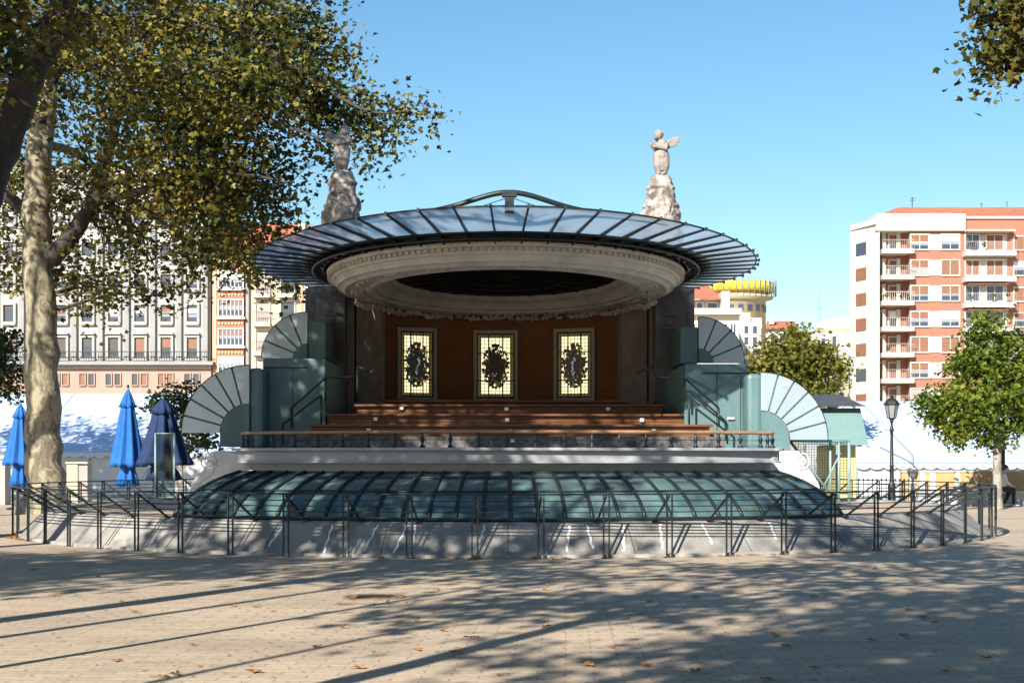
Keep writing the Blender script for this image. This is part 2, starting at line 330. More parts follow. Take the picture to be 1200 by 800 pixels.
def ground_mat():
    m = bpy.data.materials.new('pale_paver_ground'); m.use_nodes = True; t = m.node_tree; p = t.nodes['Principled BSDF']; p.inputs['Roughness'].default_value = .8
    L = t.links.new; N = t.nodes.new
    tc = N('ShaderNodeTexCoord'); mp = N('ShaderNodeMapping'); mp.inputs['Rotation'].default_value = (0,0,rad(2)); L(tc.outputs['Object'], mp.inputs[0])
    b = N('ShaderNodeTexBrick'); L(mp.outputs[0], b.inputs['Vector']); b.inputs['Scale'].default_value = 1
    b.inputs['Brick Width'].default_value = .42; b.inputs['Row Height'].default_value = .15; b.inputs['Mortar Size'].default_value = .007; b.inputs['Bias'].default_value = -.1
    b.inputs['Color1'].default_value = (.60,.50,.385,1); b.inputs['Color2'].default_value = (.50,.41,.315,1); b.inputs['Mortar'].default_value = (.37,.295,.225,1)
    # large soft tone changes
    n = N('ShaderNodeTexNoise'); n.inputs['Scale'].default_value = .35; n.inputs['Detail'].default_value = 8; n.inputs['Roughness'].default_value = .65; L(mp.outputs[0], n.inputs['Vector'])
    r = N('ShaderNodeValToRGB'); r.color_ramp.elements[0].position = .3; r.color_ramp.elements[1].position = .72
    r.color_ramp.elements[0].color = (.74,.72,.70,1); r.color_ramp.elements[1].color = (1.08,1.05,1.0,1); L(n.outputs[0], r.inputs[0])
    mu = N('ShaderNodeMix'); mu.data_type = 'RGBA'; mu.blend_type = 'MULTIPLY'; mu.inputs[0].default_value = 1; L(b.outputs[0], mu.inputs[6]); L(r.outputs[0], mu.inputs[7])
    # chipped open joints: short dark dashes on a running-bond lattice
    sp = N('ShaderNodeSeparateXYZ'); L(mp.outputs[0], sp.inputs[0])
    def mth(op, a, bb=None, c=None):
        q = N('ShaderNodeMath'); q.operation = op
        for i, x in enumerate((a, bb, c)):
            if x is None: continue
            if isinstance(x, (int, float)): q.inputs[i].default_value = x
            else: L(x, q.inputs[i])
        return q.outputs[0]
    row = mth('DIVIDE', sp.outputs[1], .30); ri = mth('FLOOR', row); rf = mth('FRACT', row)
    off = mth('MULTIPLY', ri, .5); cx = mth('ADD', mth('DIVIDE', sp.outputs[0], .30), off); cf = mth('FRACT', cx); ci = mth('FLOOR', cx)
    wn = N('ShaderNodeTexWhiteNoise'); wn.noise_dimensions = '2D'; cb = N('ShaderNodeCombineXYZ'); L(ci, cb.inputs[0]); L(ri, cb.inputs[1]); L(cb.outputs[0], wn.inputs['Vector'])
    wd = mth('MULTIPLY_ADD', wn.outputs['Value'], .16, .07)
    n3 = N('ShaderNodeTexNoise'); n3.inputs['Scale'].default_value = .5; n3.inputs['Detail'].default_value = 3; L(tc.outputs['Object'], n3.inputs['Vector'])
    lim = mth('MULTIPLY_ADD', n3.outputs[0], 3.4, -1.25)
    d1 = mth('LESS_THAN', mth('ABSOLUTE', mth('SUBTRACT', mth('ADD', cf, mth('MULTIPLY', rf, .35)), .5)), mth('MULTIPLY', wd, .5)); d2 = mth('LESS_THAN', rf, .30); d3 = mth('LESS_THAN', wn.outputs['Value'], lim)
    dash = mth('MULTIPLY', mth('MULTIPLY', d1, d2), d3)
    mx = N('ShaderNodeMix'); mx.data_type = 'RGBA'; L(mth('MULTIPLY', dash, .5), mx.inputs[0]); L(mu.outputs[2], mx.inputs[6]); mx.inputs[7].default_value = (.09,.065,.045,1)
    # fine grit
    n4 = N('ShaderNodeTexNoise'); n4.inputs['Scale'].default_value = 18; n4.inputs['Detail'].default_value = 5; L(mp.outputs[0], n4.inputs['Vector'])
    r4 = N('ShaderNodeValToRGB'); r4.color_ramp.elements[0].position = .3; r4.color_ramp.elements[1].position = .65
    r4.color_ramp.elements[0].color = (.78,.77,.76,1); r4.color_ramp.elements[1].color = (1.04,1.03,1.02,1); L(n4.outputs[0], r4.inputs[0])
    m4 = N('ShaderNodeMix'); m4.data_type = 'RGBA'; m4.blend_type = 'MULTIPLY'; m4.inputs[0].default_value = 1; L(mx.outputs[2], m4.inputs[6]); L(r4.outputs[0], m4.inputs[7])
    b5 = N('ShaderNodeTexBrick'); L(mp.outputs[0], b5.inputs['Vector']); b5.inputs['Scale'].default_value = 1; b5.inputs['Brick Width'].default_value = 2.52; b5.inputs['Row Height'].default_value = .9
    b5.inputs['Mortar Size'].default_value = 0; b5.inputs['Bias'].default_value = -.35; b5.inputs['Color1'].default_value = (1,1,1,1); b5.inputs['Color2'].default_value = (.80,.80,.81,1); b5.inputs['Mortar'].default_value = (1,1,1,1)
    m5 = N('ShaderNodeMix'); m5.data_type = 'RGBA'; m5.blend_type = 'MULTIPLY'; m5.inputs[0].default_value = .7; L(m4.outputs[2], m5.inputs[6]); L(b5.outputs[0], m5.inputs[7])
    n6 = N('ShaderNodeTexNoise'); n6.inputs['Scale'].default_value = 1.3; n6.inputs['Detail'].default_value = 9; n6.inputs['Roughness'].default_value = .72; n6.inputs['Distortion'].default_value = .6; L(tc.outputs['Object'], n6.inputs['Vector'])
    r6 = N('ShaderNodeValToRGB'); r6.color_ramp.elements[0].position = .60; r6.color_ramp.elements[1].position = .74; r6.color_ramp.elements[0].color = (1,1,1,1); r6.color_ramp.elements[1].color = (.62,.60,.58,1); L(n6.outputs[0], r6.inputs[0])
    m6 = N('ShaderNodeMix'); m6.data_type = 'RGBA'; m6.blend_type = 'MULTIPLY'; m6.inputs[0].default_value = 1; L(m5.outputs[2], m6.inputs[6]); L(r6.outputs[0], m6.inputs[7])
    L(m6.outputs[2], p.inputs['Base Color'])
    bp = N('ShaderNodeBump'); bp.inputs['Strength'].default_value = .5; bp.inputs['Distance'].default_value = .012
    h = mth('SUBTRACT', mth('MULTIPLY', n4.outputs[0], .35), mth('ADD', mth('MULTIPLY', dash, .8), mth('MULTIPLY', b.outputs['Fac'], .6)))
    L(h, bp.inputs['Height']); L(bp.outputs[0], p.inputs['Normal'])
    return m
M['ground'] = ground_mat()

# ------------------------------------------------------------------ ground
g = MB(); g.add([(-900,-200,0),(900,-200,0),(900,1500,0),(-900,1500,0)], [(0,1,2,3)])
tag(g.build('plaza_ground', M['ground']), kind='structure')
# ------------------------------------------------------------------ bandstand
KX, KY = -0.16, 35.0
K = thing('bandstand', 'round bandstand with glass canopy, three stained glass windows and stepped wooden seating', 'bandstand', (KX, KY, 0), world=False, rz=rad(.8))
def kx(px, Y): return WX(px, Y) - KX
def ky(Y): return Y - KY
WR, WT = 9.95, .55
b = MB(); b.lathe([(10.62,0),(10.62,.05),(10.5,.055),(10.02,WT-.04),(WR,WT),(9.42,WT),(9.42,.2)], 160)
b.build('base_wall', M['concrete'], K)
b = MB(); b.prism([(9.41*math.sin(2*PI*i/96), -9.41*math.cos(2*PI*i/96)) for i in range(96)], .2, WT-.03)
b.build('terrace', M['ground'], K)
b = MB()
for k in range(64):
    t = 2*PI*(k+.95)/64; w0 = .0007
    vs = []
    for r, z in ((10.505,.057),(10.023,WT-.04)):
        for sg in (-1,1): vs.append((r*math.sin(t+sg*w0)+.004*math.sin(t), -r*math.cos(t+sg*w0)-.004*math.cos(t), z+.003))
    if k % 2: b.add(vs, [(0,1,3,2)])
b.build('wall_joint', M['riser'], K, recalc=False)
# pale runs of lime on the sloping wall
b = MB()
for k, (deg, h) in enumerate(((-17,1),(-12.5,.9),(-9.7,.95),(-8.9,.7),(-2.4,.6),(5.5,.9),(7.1,.8),(10.6,.9),(14.2,.85),(18.5,.7),(26,.6),(-22,.8))):
    pts = []; n = 9
    for i in range(n):
        u = i/(n-1)*h; t = rad(deg) + .0012*math.sin(i*1.9+k) + .012*u*(-1 if k%3 else .3)
        r = 10.015 + (10.5-10.02)*u + .02; z = WT-.045 - (WT-.095)*u
        wd = .0009 + .0013*abs(math.sin(i*2.1+k))
        pts.append([(r*math.sin(t-wd), -r*math.cos(t-wd), z), (r*math.sin(t+wd), -r*math.cos(t+wd), z)])
    vs = [p for q in pts for p in q]; b.add(vs, [(2*i,2*i+1,2*i+3,2*i+2) for i in range(n-1)])
b.build('lime_streaks', M['white'], K, recalc=False)

# glass skirt roof over the lower floor
T0 = rad(36.4)
prof = [(9.9,.575),(9.76,.73),(9.56,.885),(9.3,1.025),(9.0,1.15),(8.67,1.25),(8.3,1.335)]
sk = MB(); sk.lathe(prof, 52, 0, 0, -T0, T0)
sk = sk.build('skylight', M['skyl'], K)
b = MB()
for s in (-1, 1):   # gable ends
    t = s*T0; pr = prof + [(8.3,.56)]
    vs = [(r*math.sin(t), -r*math.cos(t), z) for r, z in pr] + [((r)*math.sin(t+s*.004), -(r)*math.cos(t+s*.004), z) for r, z in pr]; n = len(pr)
    b.add(vs, [tuple(range(n)), tuple(range(2*n-1,n-1,-1))] + [(i,(i+1)%n,n+(i+1)%n,n+i) for i in range(n)])
b.build('end_panel', M['skyl'], sk)
NM = 29
for i in range(NM):
    t = -T0 + 2*T0*i/(NM-1); b = MB()
    b.tube([((r+.012)*math.sin(t), -(r+.012)*math.cos(t), z+.012) for r, z in prof], .034, 6)
    b.build('mullion', M['steel'], sk)
b = MB()
for q in (0, 3, 5, 6):
    r, z = prof[q]; b.tube([((r+.008)*math.sin(-T0+2*T0*i/52), -(r+.008)*math.cos(-T0+2*T0*i/52), z+.008) for i in range(53)], .022 if q else .035, 6)
b.build('glazing_bar', M['steel'], sk)

# stage
TS = rad(35.5)
def arc_outline(R, back, shrink=0):
    pts = []; n = 48
    for i in range(n+1):
        t = -TS + 2*TS*i/n; pts.append((R*math.sin(t), -R*math.cos(t)))
    e = pts[-1]
    c = [(e[0]+.22*math.sin(a)+.0, e[1]+.26*(1-math.cos(a))) for a in (rad(20), rad(45), rad(70), rad(90))]
    right = c + [(e[0]+.22, back)]
    left = [(-x, y) for x, y in right][::-1]
    return left + pts + right if False else pts + right + left
b = MB()
b.prism(arc_outline(8.10, 4.2), .56, 1.50); b.build('stage_base', M['paintwhite'], K)
st = MB(); st.prism(arc_outline(8.34, 4.2), 1.502, 1.54); st.prism(arc_outline(8.30, 4.2), 1.54, 1.72); st.prism(arc_outline(8.42, 4.2), 1.72, 1.775)
st = st.build('stage_platform', M['paintwhite'], K, bevel=.012)
# balustrade: small turned posts and a wooden handrail
out = arc_outline(8.14, -5.6)
path = [Vector((x, y, 2.055)) for x, y in out]
rail_pts = path[:]   # runs along the front arc and back along both sides
nright = 48 + 1 + 4
right_end = path[:nright+1]
left_end = path[nright+1:]
run = left_end + right_end
hr = MB(); hr.tube(run, [.032]*len(run), 8); hr = hr.build('handrail', M['woodlight'], K)
b = MB(); b.tube([p + Vector((0,0,-.14)) for p in run], .006, 6); b.build('wire', M['steel'], hr)
acc = 0; nxt = .15
bal = MB().lathe([(.0,0),(.055,0),(.05,.03),(.022,.06),(.03,.11),(.045,.15),(.02,.21),(.018,.25),(.0,.255)], 10)
balo = None
for i in range(len(run)-1):
    L_ = (run[i+1]-run[i]).length
    while acc + L_ > nxt:
        p = run[i].lerp(run[i+1], (nxt-acc)/L_)
        if balo is None: balo = bal.build('baluster', M['railsteel'], K); o = balo
        else: o = balo.copy(); COL.objects.link(o)
        o.parent = K; o.location = (p.x, p.y, 1.776); nxt += .5
    acc += L_
# low mottled front of the seating + tiers
b = MB(); b.box(-4.35, 4.35, ky(30.6), ky(38), 1.78, 2.02); b.build('seating_base', M['riser'], K)
tiers = [(4.02, 30.9, 2.02, 2.27), (3.80, 31.9, 2.27, 2.51), (3.28, 32.9, 2.51, 2.74), (2.62, 33.9, 2.74, 2.87)]
for hw, Y0, z0, z1 in tiers:
    t = MB(); cxo = .07
    nb = 3; h = (z1-z0-.05)/nb
    for q in range(nb): t.box(cxo-hw, cxo+hw, ky(Y0)+.03+.004*(q%2), ky(38.2), z0+q*h+.002, z0+(q+1)*h-.006)
    t = t.build('seating_tier', M['wood'], K, bevel=.004)
    n_ = MB(); n_.box(cxo-hw-.06, cxo+hw+.06, ky(Y0)-.06, ky(Y0)+.62, z1-.05, z1); n_.build('seat_board', M['wood'], t, bevel=.008)
for i, (px, py, Y) in enumerate(((469,478,32.9),(438,491,31.9),(429,504,30.9),(592,479,32.9),(592,492,31.9),(594,505,30.9),(711,479,32.9),(750,492,31.9),(763,505,30.9),(597,516,30.63))):
    b = MB(); x = kx(px, Y); z = WZ(py, Y); b.box(x-.04, x+.04, ky(Y)-.04, ky(Y)+.035, z-.035, z+.035); b.build('number_plate', M['white'], K)
# concave back wall
WC, WRAD = -1.9, 5.6
WB, WTOP = 2.5, 5.42
def wallpt(x, off=0):
    y = WC + math.sqrt(WRAD**2 - x*x); n = Vector((-x, -(y-WC), 0)).normalized(); return Vector((x, y, 0)) + n*off, n
b = MB(); n = 40; vs = []; fs = []
for i in range(n+1):
    x = -3.15 + 6.3*i/n; p, nn = wallpt(x); q = p - nn*.25
    vs += [(p.x,p.y,WB),(p.x,p.y,WTOP),(q.x,q.y,WB),(q.x,q.y,WTOP)]
for i in range(n):
    a = 4*i; c = a+4; fs += [(a,a+1,c+1,c),(a+2,c+2,c+3,a+3),(a+1,a+3,c+3,c+1),(a,c,c+2,a+2)]
fs += [(0,2,3,1),(4*n,4*n+1,4*n+3,4*n+2)]
b.add(vs, fs); b.build('back_wall', M['ochre'], K)
def st_window(x, wd, z0, z1, style):
    p, nn = wallpt(x); ang = math.atan2(-nn.x, -nn.y); T = Matrix.Translation((p.x, p.y, z0)) @ Matrix.Rotation(-ang, 4, 'Z')
    h = z1 - z0; hw = wd/2; fw = .085
    f = MB(); f.box(-hw-fw, -hw, -.10, .08, -fw*.3, h+fw); f.box(hw, hw+fw, -.10, .08, -fw*.3, h+fw); f.box(-hw, hw, -.10, .08, h, h+fw); f.box(-hw, hw, -.098, .08, -.028, .03)
    fo = f.xf(T).build('window', M['winframe'], K, bevel=.01)
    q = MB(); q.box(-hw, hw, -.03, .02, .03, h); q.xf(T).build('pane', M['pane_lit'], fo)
    # amber border strip
    bd = .085; e = MB(); e.box(-hw+.03,-hw+.03+bd,-.038,-.031,.06,h-.03); e.box(hw-.03-bd,hw-.03,-.038,-.031,.06,h-.03); e.box(-hw+.03+bd,hw-.03-bd,-.038,-.031,.06,.06+bd); e.box(-hw+.03+bd,hw-.03-bd,-.038,-.031,h-.03-bd,h-.03)
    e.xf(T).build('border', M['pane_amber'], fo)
    l = MB(); yl0, yl1 = -.052, -.039
    def lb(x0,x1,zz0,zz1,d=0): l.box(x0,x1,yl0-d,yl1-d,zz0,zz1)
    nx = 10; nz = 18
    for i in range(nx+1):
        xx = -hw + wd*i/nx; lb(xx-.006, xx+.006, .03, h)
    for k in range(nz+1):
        zz = .03 + (h-.03)*k/nz; l.box(-hw, hw, yl0-.003, yl0-.0005, zz-.0055, zz+.0055)
    for xx in (-hw*.36, hw*.36): l.box(xx-.012, xx+.012, yl0-.02, yl0-.004, .03, h)
    for zz in (h*.28, h*.70): l.box(-hw, hw, yl0-.022, yl0-.0205, zz-.014, zz+.014)
    l.box(-hw,-hw+.032,-.08,-.03,.03,h); l.box(hw-.032,hw,-.08,-.03,.03,h); l.box(-hw+.032,hw-.032,-.08,-.03,h-.04,h); l.box(-hw+.032,hw-.032,-.08,-.03,.03,.075)
    l.xf(T).build('leading', M['lead'], fo)
    # cartouche: dark scrolled shield with coloured scraps
    cz = h*.5; rr = random.Random(style*5+3)
    c = MB(); pts = []
    for i in range(72):
        t = 2*PI*i/72; wob = 1 + .10*math.sin(9*t+style) + .06*math.sin(17*t)
        pts.append((.285*wob*math.sin(t)*(1.0 if math.cos(t) < .4 else .92), cz + .49*wob*math.cos(t)))
    c.slab(pts, yl0-.03, yl0-.0235)
    for i in range(26):
        t = 2*PI*i/26 + rr.uniform(-.08,.08); x0 = .29*math.sin(t)*1.10; z0_ = cz+.50*math.cos(t)*1.06; r0 = rr.uniform(.025,.05)
        c.slab([(x0+r0*math.sin(a*PI/4)*(1+.3*math.sin(a*3)), z0_+r0*math.cos(a*PI/4)) for a in range(8)], yl0-.0335, yl0-.0305)
    c.xf(T).build('cartouche', M['gl_dark'], fo)
    def scraps(nm, mt, n_, rad0, rad1, sz, dep):
        s = MB()
        for i in range(n_):
            t = rr.uniform(0, 2*PI); k = rr.uniform(rad0, rad1); x0 = .30*k*math.sin(t); z0_ = cz+.51*k*math.cos(t); r0 = rr.uniform(*sz); a0 = rr.uniform(0, 3)
            s.slab([(x0+r0*math.sin(a0+a*PI/3)*rr.uniform(.6,1), z0_+r0*1.3*math.cos(a0+a*PI/3)*rr.uniform(.6,1)) for a in range(6)], yl0-dep-.003, yl0-dep)
        s.xf(T).build(nm, mt, fo)
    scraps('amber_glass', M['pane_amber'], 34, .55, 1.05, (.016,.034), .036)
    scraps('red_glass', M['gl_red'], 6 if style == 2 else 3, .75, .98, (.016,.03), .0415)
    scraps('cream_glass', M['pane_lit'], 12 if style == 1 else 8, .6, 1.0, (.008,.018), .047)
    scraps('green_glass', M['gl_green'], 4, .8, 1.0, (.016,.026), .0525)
    # pale standing figure in the two side shields, dark arms in the middle one
    s = MB()
    for i in range(11 if style != 1 else 6):
        u = i/10; x0 = (.035*math.sin(5*u+style)+rr.uniform(-.035,.035)) if style != 1 else rr.uniform(-.08,.08)
        z0_ = (cz+.18-.40*u) if style != 1 else cz-.20+rr.uniform(-.05,.05); r0 = rr.uniform(.014,.034) if style != 1 else rr.uniform(.012,.022); a0 = rr.uniform(0,3)
        s.slab([(x0+r0*math.sin(a0+a*PI/3)*rr.uniform(.5,1.1), z0_+r0*1.5*math.cos(a0+a*PI/3)*rr.uniform(.6,1.1)) for a in range(6)], yl0-.060-.004*i, yl0-.057-.004*i)
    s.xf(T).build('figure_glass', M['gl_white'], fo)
st_window(kx(490,38.3)-.0, .87, 3.07, 4.74, 0)
st_window(kx(585.5,38.7)-.05, .95, 3.06, 4.72, 1)
st_window(kx(681,38.3)-.1, .90, 3.06, 4.74, 2)

# piers
for s in (-1, 1):
    b = MB(); xi = s*3.17 - .06; b.box(xi-.31, xi+.31, ky(36.75), ky(37.9), 2.3, 5.4); b.box(xi-.35, xi+.35, ky(36.70), ky(37.9), 2.2, 2.9)
    b.build('inner_pier', M['pier'], K, bevel=.015)
    b = MB(); x0 = s*3.62 - .06; b.box(x0-.10, x0+.10, ky(36.5), ky(37.9), 1.78, 5.4); b.build('edge_pier', M['pier'], K, bevel=.01)
    p = MB(); xo = s*3.98 - .10; ya, yb = ky(36.0), ky(37.6)
    p.box(xo-.36, xo+.36, ya, yb, 1.78, 3.35); p.box(xo-.38, xo+.38, ya-.02, yb, 3.352, 3.44)
    p.box(xo-.345, xo+.345, ya+.015, yb, 3.442, 5.62)
    p = p.build('outer_pier', M['pierdark'], K, bevel=.015)
    r = MB(); r.slab([(xo+.22*math.sin(2*PI*i/20), 2.72+.27*math.cos(2*PI*i/20)) for i in range(20)], ya-.045, ya+.01)
    r.ball((xo, ya-.04, 2.75), (.13,.06,.17), 10, 7); r.box(xo-.23, xo+.23, ya-.03, ya+.01, 2.25, 2.37)
    r.box(xo-.16, xo+.16, ya-.04, ya+.02, 4.92, 5.0); r.box(xo-.09, xo+.09, ya-.035, ya+.02, 4.70, 4.90); r.box(xo-.17, xo+.17, ya-.05, ya+.02, 4.6, 4.68)
    r.build('carved_relief', M['pierdark'], p, bevel=.02)
    rb = MB(); rb.box(xo+s*.37, xo+s*.62, ky(36.3), yb, 1.78, 5.6); rb.build('side_pier', M['pierdark'], K, bevel=.01)

# oval cornice and ceiling
CA, CB, CY = 3.86, 5.36, -1.5
zc = lambda z: 5.55 + (z-5.84)*.94
c = MB(); c.lathe([(o_, zc(z_)) for o_, z_ in [(-.02,5.86),(0,5.83),(-.015,5.765),(-.075,5.755),(-.075,5.69),(-.11,5.68),(-.13,5.64),(-.19,5.61),(-.20,5.575),(-.215,5.57),(-.23,5.50),(-.30,5.485),(-.34,5.46),(-.37,5.44),(-.39,5.425),
      (-.50,5.45),(-.82,5.45),(-.90,5.42),(-.98,5.425),(-1.0,5.47),(-1.10,5.50),(-1.16,5.62),(-1.24,5.68),(-1.36,5.72),(-1.40,5.80),(-1.40,5.94),(-.02,5.86)]], 200, CA, CB, cy=CY, smooth=False)
cor = c.build('cornice', M['cornice'], K)
d = MB(); nd = 176
for i in range(nd):
    t = 2*PI*(i+.5)/nd; t += .0  # even in parameter is close enough for this mild ellipse
    P0 = Vector(((CA-.07)*math.sin(t), CY-(CB-.07)*math.cos(t), 0)); tg = Vector((CA*math.cos(t), CB*math.sin(t), 0)).normalized(); nr = Vector((tg.y, -tg.x, 0))
    q = [P0 + tg*a + nr*bb for a, bb in ((-.042,-.02),(.042,-.02),(.042,.055),(-.042,.055))]
    d.prism([(v.x, v.y) for v in q], zc(5.685), zc(5.753))
d.build('dentil_band', M['cornice'], cor)
ga = MB(); rr = random.Random(3)
for i in range(420):       # hanging garland along the inner back edge
    t = PI + rr.uniform(-1.35, 1.35); o = rr.uniform(-.46,-.36); r0 = rr.uniform(.025,.06)
    ga.ball(((CA+o)*math.sin(t), CY-(CB+o)*math.cos(t), zc(5.40) + rr.uniform(-.06,.03) - .05*abs(math.sin(t*9))), (r0,r0,r0*rr.uniform(.6,1.1)), 6, 4)
ga.build('garland', M['soffit'], cor)
for k in range(16):        # soffit bosses
    me = MB()
    t = 2*PI*(k)/16; 
    for j in range(26):
        tt = t + rr.gauss(0,.055); o = -.66 + rr.gauss(0,.07); r0 = rr.uniform(.03,.07)
        me.ball(((CA+o)*math.sin(tt), CY-(CB+o)*math.cos(tt), zc(5.45)), (r0*1.3, r0*1.3, .045), 6, 4)
    me.build('soffit_ornament', M['soffit'], cor)
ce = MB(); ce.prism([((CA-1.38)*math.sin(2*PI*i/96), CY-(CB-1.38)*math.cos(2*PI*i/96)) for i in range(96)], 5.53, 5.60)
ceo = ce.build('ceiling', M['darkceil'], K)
cr = MB()
for k in range(24):
    t = 2*PI*k/24; cr.bar((.4*math.sin(t), CY-.5*math.cos(t), 5.52), ((CA-1.42)*math.sin(t), CY-(CB-1.42)*math.cos(t), 5.52), .03, .03)
for f_ in (.3,.55,.8): cr.tube([((CA-1.4)*f_*math.sin(2*PI*i/64), CY-(CB-1.4)*f_*math.cos(2*PI*i/64), 5.52) for i in range(64)], .018, 5, closed=True)
cr.build('ceiling_rib', M['darkceil'], ceo)
rf = MB(); rf.lathe([(.06,5.59),(.10,5.61),(.10,5.70),(-.3,5.73),(-2.5,5.80),(-3.84,5.81)], 96, CA, CB, cy=CY)
rf.build('roof', M['steel'], K)

# glass canopy
A0, B0, A1, B1 = 4.06, 5.56, 5.36, 7.0
ZI, ZO = 5.65, 5.665
rb = MB(); rb.lathe([(0,5.58),(.05,5.58),(.05,5.71),(0,5.71)], 96, A0-.06, B0-.06, -rad(140), rad(140), closed=True, cy=CY)
rb.lathe([(.12,5.55),(.17,5.55),(.17,5.60),(.12,5.60)], 96, A0-.06, B0-.06, -rad(140), rad(140), closed=True, cy=CY)
rb.lathe([(.0,5.645),(.40,5.655),(.40,5.67),(.0,5.66)], 96, A0-.06, B0-.06, -rad(140), rad(140), closed=True, cy=CY)
can = rb.build('canopy', M['steel'], K)
TM = rad(131)
# equal arc length along the outer ellipse
ts = np.linspace(-TM, TM, 4001); seg = np.hypot(A1*np.cos(ts), B1*np.sin(ts)); cum = np.concatenate([[0], np.cumsum((seg[1:]+seg[:-1])/2*np.diff(ts))])
NR = 46
tr = np.interp(np.linspace(0, cum[-1], NR), cum, ts)
def E(t, u, dz=0):      # u 0 inner .. 1 outer
    a = A0+(A1-A0)*u; bb = B0+(B1-B0)*u
    return Vector((a*math.sin(t), CY-bb*math.cos(t), ZI+(ZO-ZI)*u + dz + .235*u*max(0, math.cos(t))**2))
for i in range(NR):
    t = tr[i]; r = MB(); e0 = E(t,-.04); e1 = E(t,1.03); dirv = (e1-e0).normalized(); sdv = dirv.cross(Vector((0,0,1))).normalized()*.014
    up = Vector((0,0,1))
    prof_ = [(0,-.10,.055),(.25,-.03,.045),(1,.005,.042)]
    vs = []
    for u, lo, hi in prof_:
        p = e0.lerp(e1, u)
        vs += [p-sdv+up*lo, p+sdv+up*lo, p+sdv+up*hi, p-sdv+up*hi]
    fs = [(0,1,2,3),(11,10,9,8)]
    for q in range(2):
        for s in range(4): fs.append((4*q+s, 4*q+4+s, 4*q+4+(s+1)%4, 4*q+(s+1)%4))
    r.add(vs, fs); r.box(e1.x-.022, e1.x+.022, e1.y-.022, e1.y+.022, e1.z-.01, e1.z+.055)
    br = e0.lerp(e1, .10); r.tube([E(t,-.06,-.12), br+Vector((0,0,-.11)), br+Vector((0,0,-.04))], .022, 6)
    r.build('canopy_rib', M['steel'], can)
for i in range(NR-1):
    t0, t1 = tr[i], tr[i+1]; gl = MB(); vs = []; n = 3
    for u in (.06, .97):
        for k in range(n+1):
            t = t0 + (t1-t0)*k/n; bulge = .0
            p = E(t, u, .03); vs.append(p)
    for v in list(vs): vs.append(v + Vector((0,0,.012)))
    m_ = n+1; fs = []
    for k in range(n):
        fs += [(k,k+1,m_+k+1,m_+k), (2*m_+k, 3*m_+k, 3*m_+k+1, 2*m_+k+1)]
    fs += [(k,2*m_+k,2*m_+k+1,k+1) for k in range(n)] + [(m_+k,m_+k+1,3*m_+k+1,3*m_+k) for k in range(n)]
    fs += [(0,m_,3*m_,2*m_),(n,2*m_+n,3*m_+n,m_+n)]
    gl.add(vs, fs); gl.build('glass_pane', M['canopyglass'], can)
ring = MB(); ring.tube([E(t, .985, .045) for t in np.linspace(-TM, TM, 140)], .016, 6)
ring.build('edge_bar', M['steel'], can)
# swan-neck crest over the front
cs = MB(); pts = []
for i in range(61):
    x = -2.85 + 5.7*i/60; hgt = .29*math.exp(-(x/.85)**2)
    y = CY - 6.75*math.sqrt(max(0, 1-(x/5.25)**2)) + .03
    pts.append((x + .0, y, 5.93 - .05*(x/2.85)**2 + hgt))
cs.tube(pts, [.026 + .022*math.exp(-(abs(p[0])/1.5)**4) for p in pts], 8)
cs = cs.build('crest', M['steel'], can)
yc = CY - 6.72
cp = MB(); cp.box(-.08,.08,yc-.06,yc+.06,5.86,6.19); cp.box(-.13,.13,yc-.08,yc+.08,6.14,6.20)
cp.tube([(-.05,yc,6.12),(-.65,yc+.05,5.93)], .008, 5); cp.tube([(.05,yc,6.12),(.65,yc+.05,5.93)], .008, 5); cp.build('crest_post', M['steel'], cs)

# fan-shaped stair housings
def fan(hpx, hpy, Y, R, rh, s, nb):
    hx, hz = kx(hpx, Y), WZ(hpy, Y); y = ky(Y)
    def P(r, a): return (hx + s*r*math.cos(a), hz + r*math.sin(a))
    n = 24
    bk = MB(); bk.slab([P(rh*.98, PI/2*i/n) for i in range(n+1)][::-1] + [P(R, PI/2*i/n) for i in range(n+1)], y-.02, y+.10)
    bk = bk.build('fan_screen', M['teal'], K)
    gap = .020
    for k in range(nb):
        a0 = PI/2*k/nb + (gap/R if k else 0); a1 = PI/2*(k+1)/nb - (gap/R if k < nb-1 else 0); m_ = 8; bl = MB()
        ri = rh*1.04; g0 = gap/ri if k else 0; g1 = gap/ri if k < nb-1 else 0; b0 = PI/2*k/nb + g0; b1 = PI/2*(k+1)/nb - g1
        bl.slab([P(ri, b0+(b1-b0)*i/m_) for i in range(m_+1)][::-1] + [P(R-.012, a0+(a1-a0)*i/m_) for i in range(m_+1)], y-.05, y-.022)
        bl.build('fan_blade', M['blade'], bk)
    rm = MB(); rm.tube([(P(R-.004, PI/2*i/n)[0], y-.03, P(R-.004, PI/2*i/n)[1]) for i in range(n+1)], .016, 6)
    for k in range(nb+1):
        for rr_ in (rh*1.12, (rh+R)/2, R*.965): q_ = P(rr_, min(max(PI/2*k/nb, .03), PI/2-.03)); rm.ball((q_[0], y-.026, q_[1]), .011, 6, 4)
    rm.build('rim', M['steel'], bk)
    hb = MB(); hb.slab([(hx, hz)] + [P(rh, PI/2*i/n) for i in range(n+1)], y-.07, y+.10); hb.build('fan_hub', M['teal'], bk)
    return hx, hz
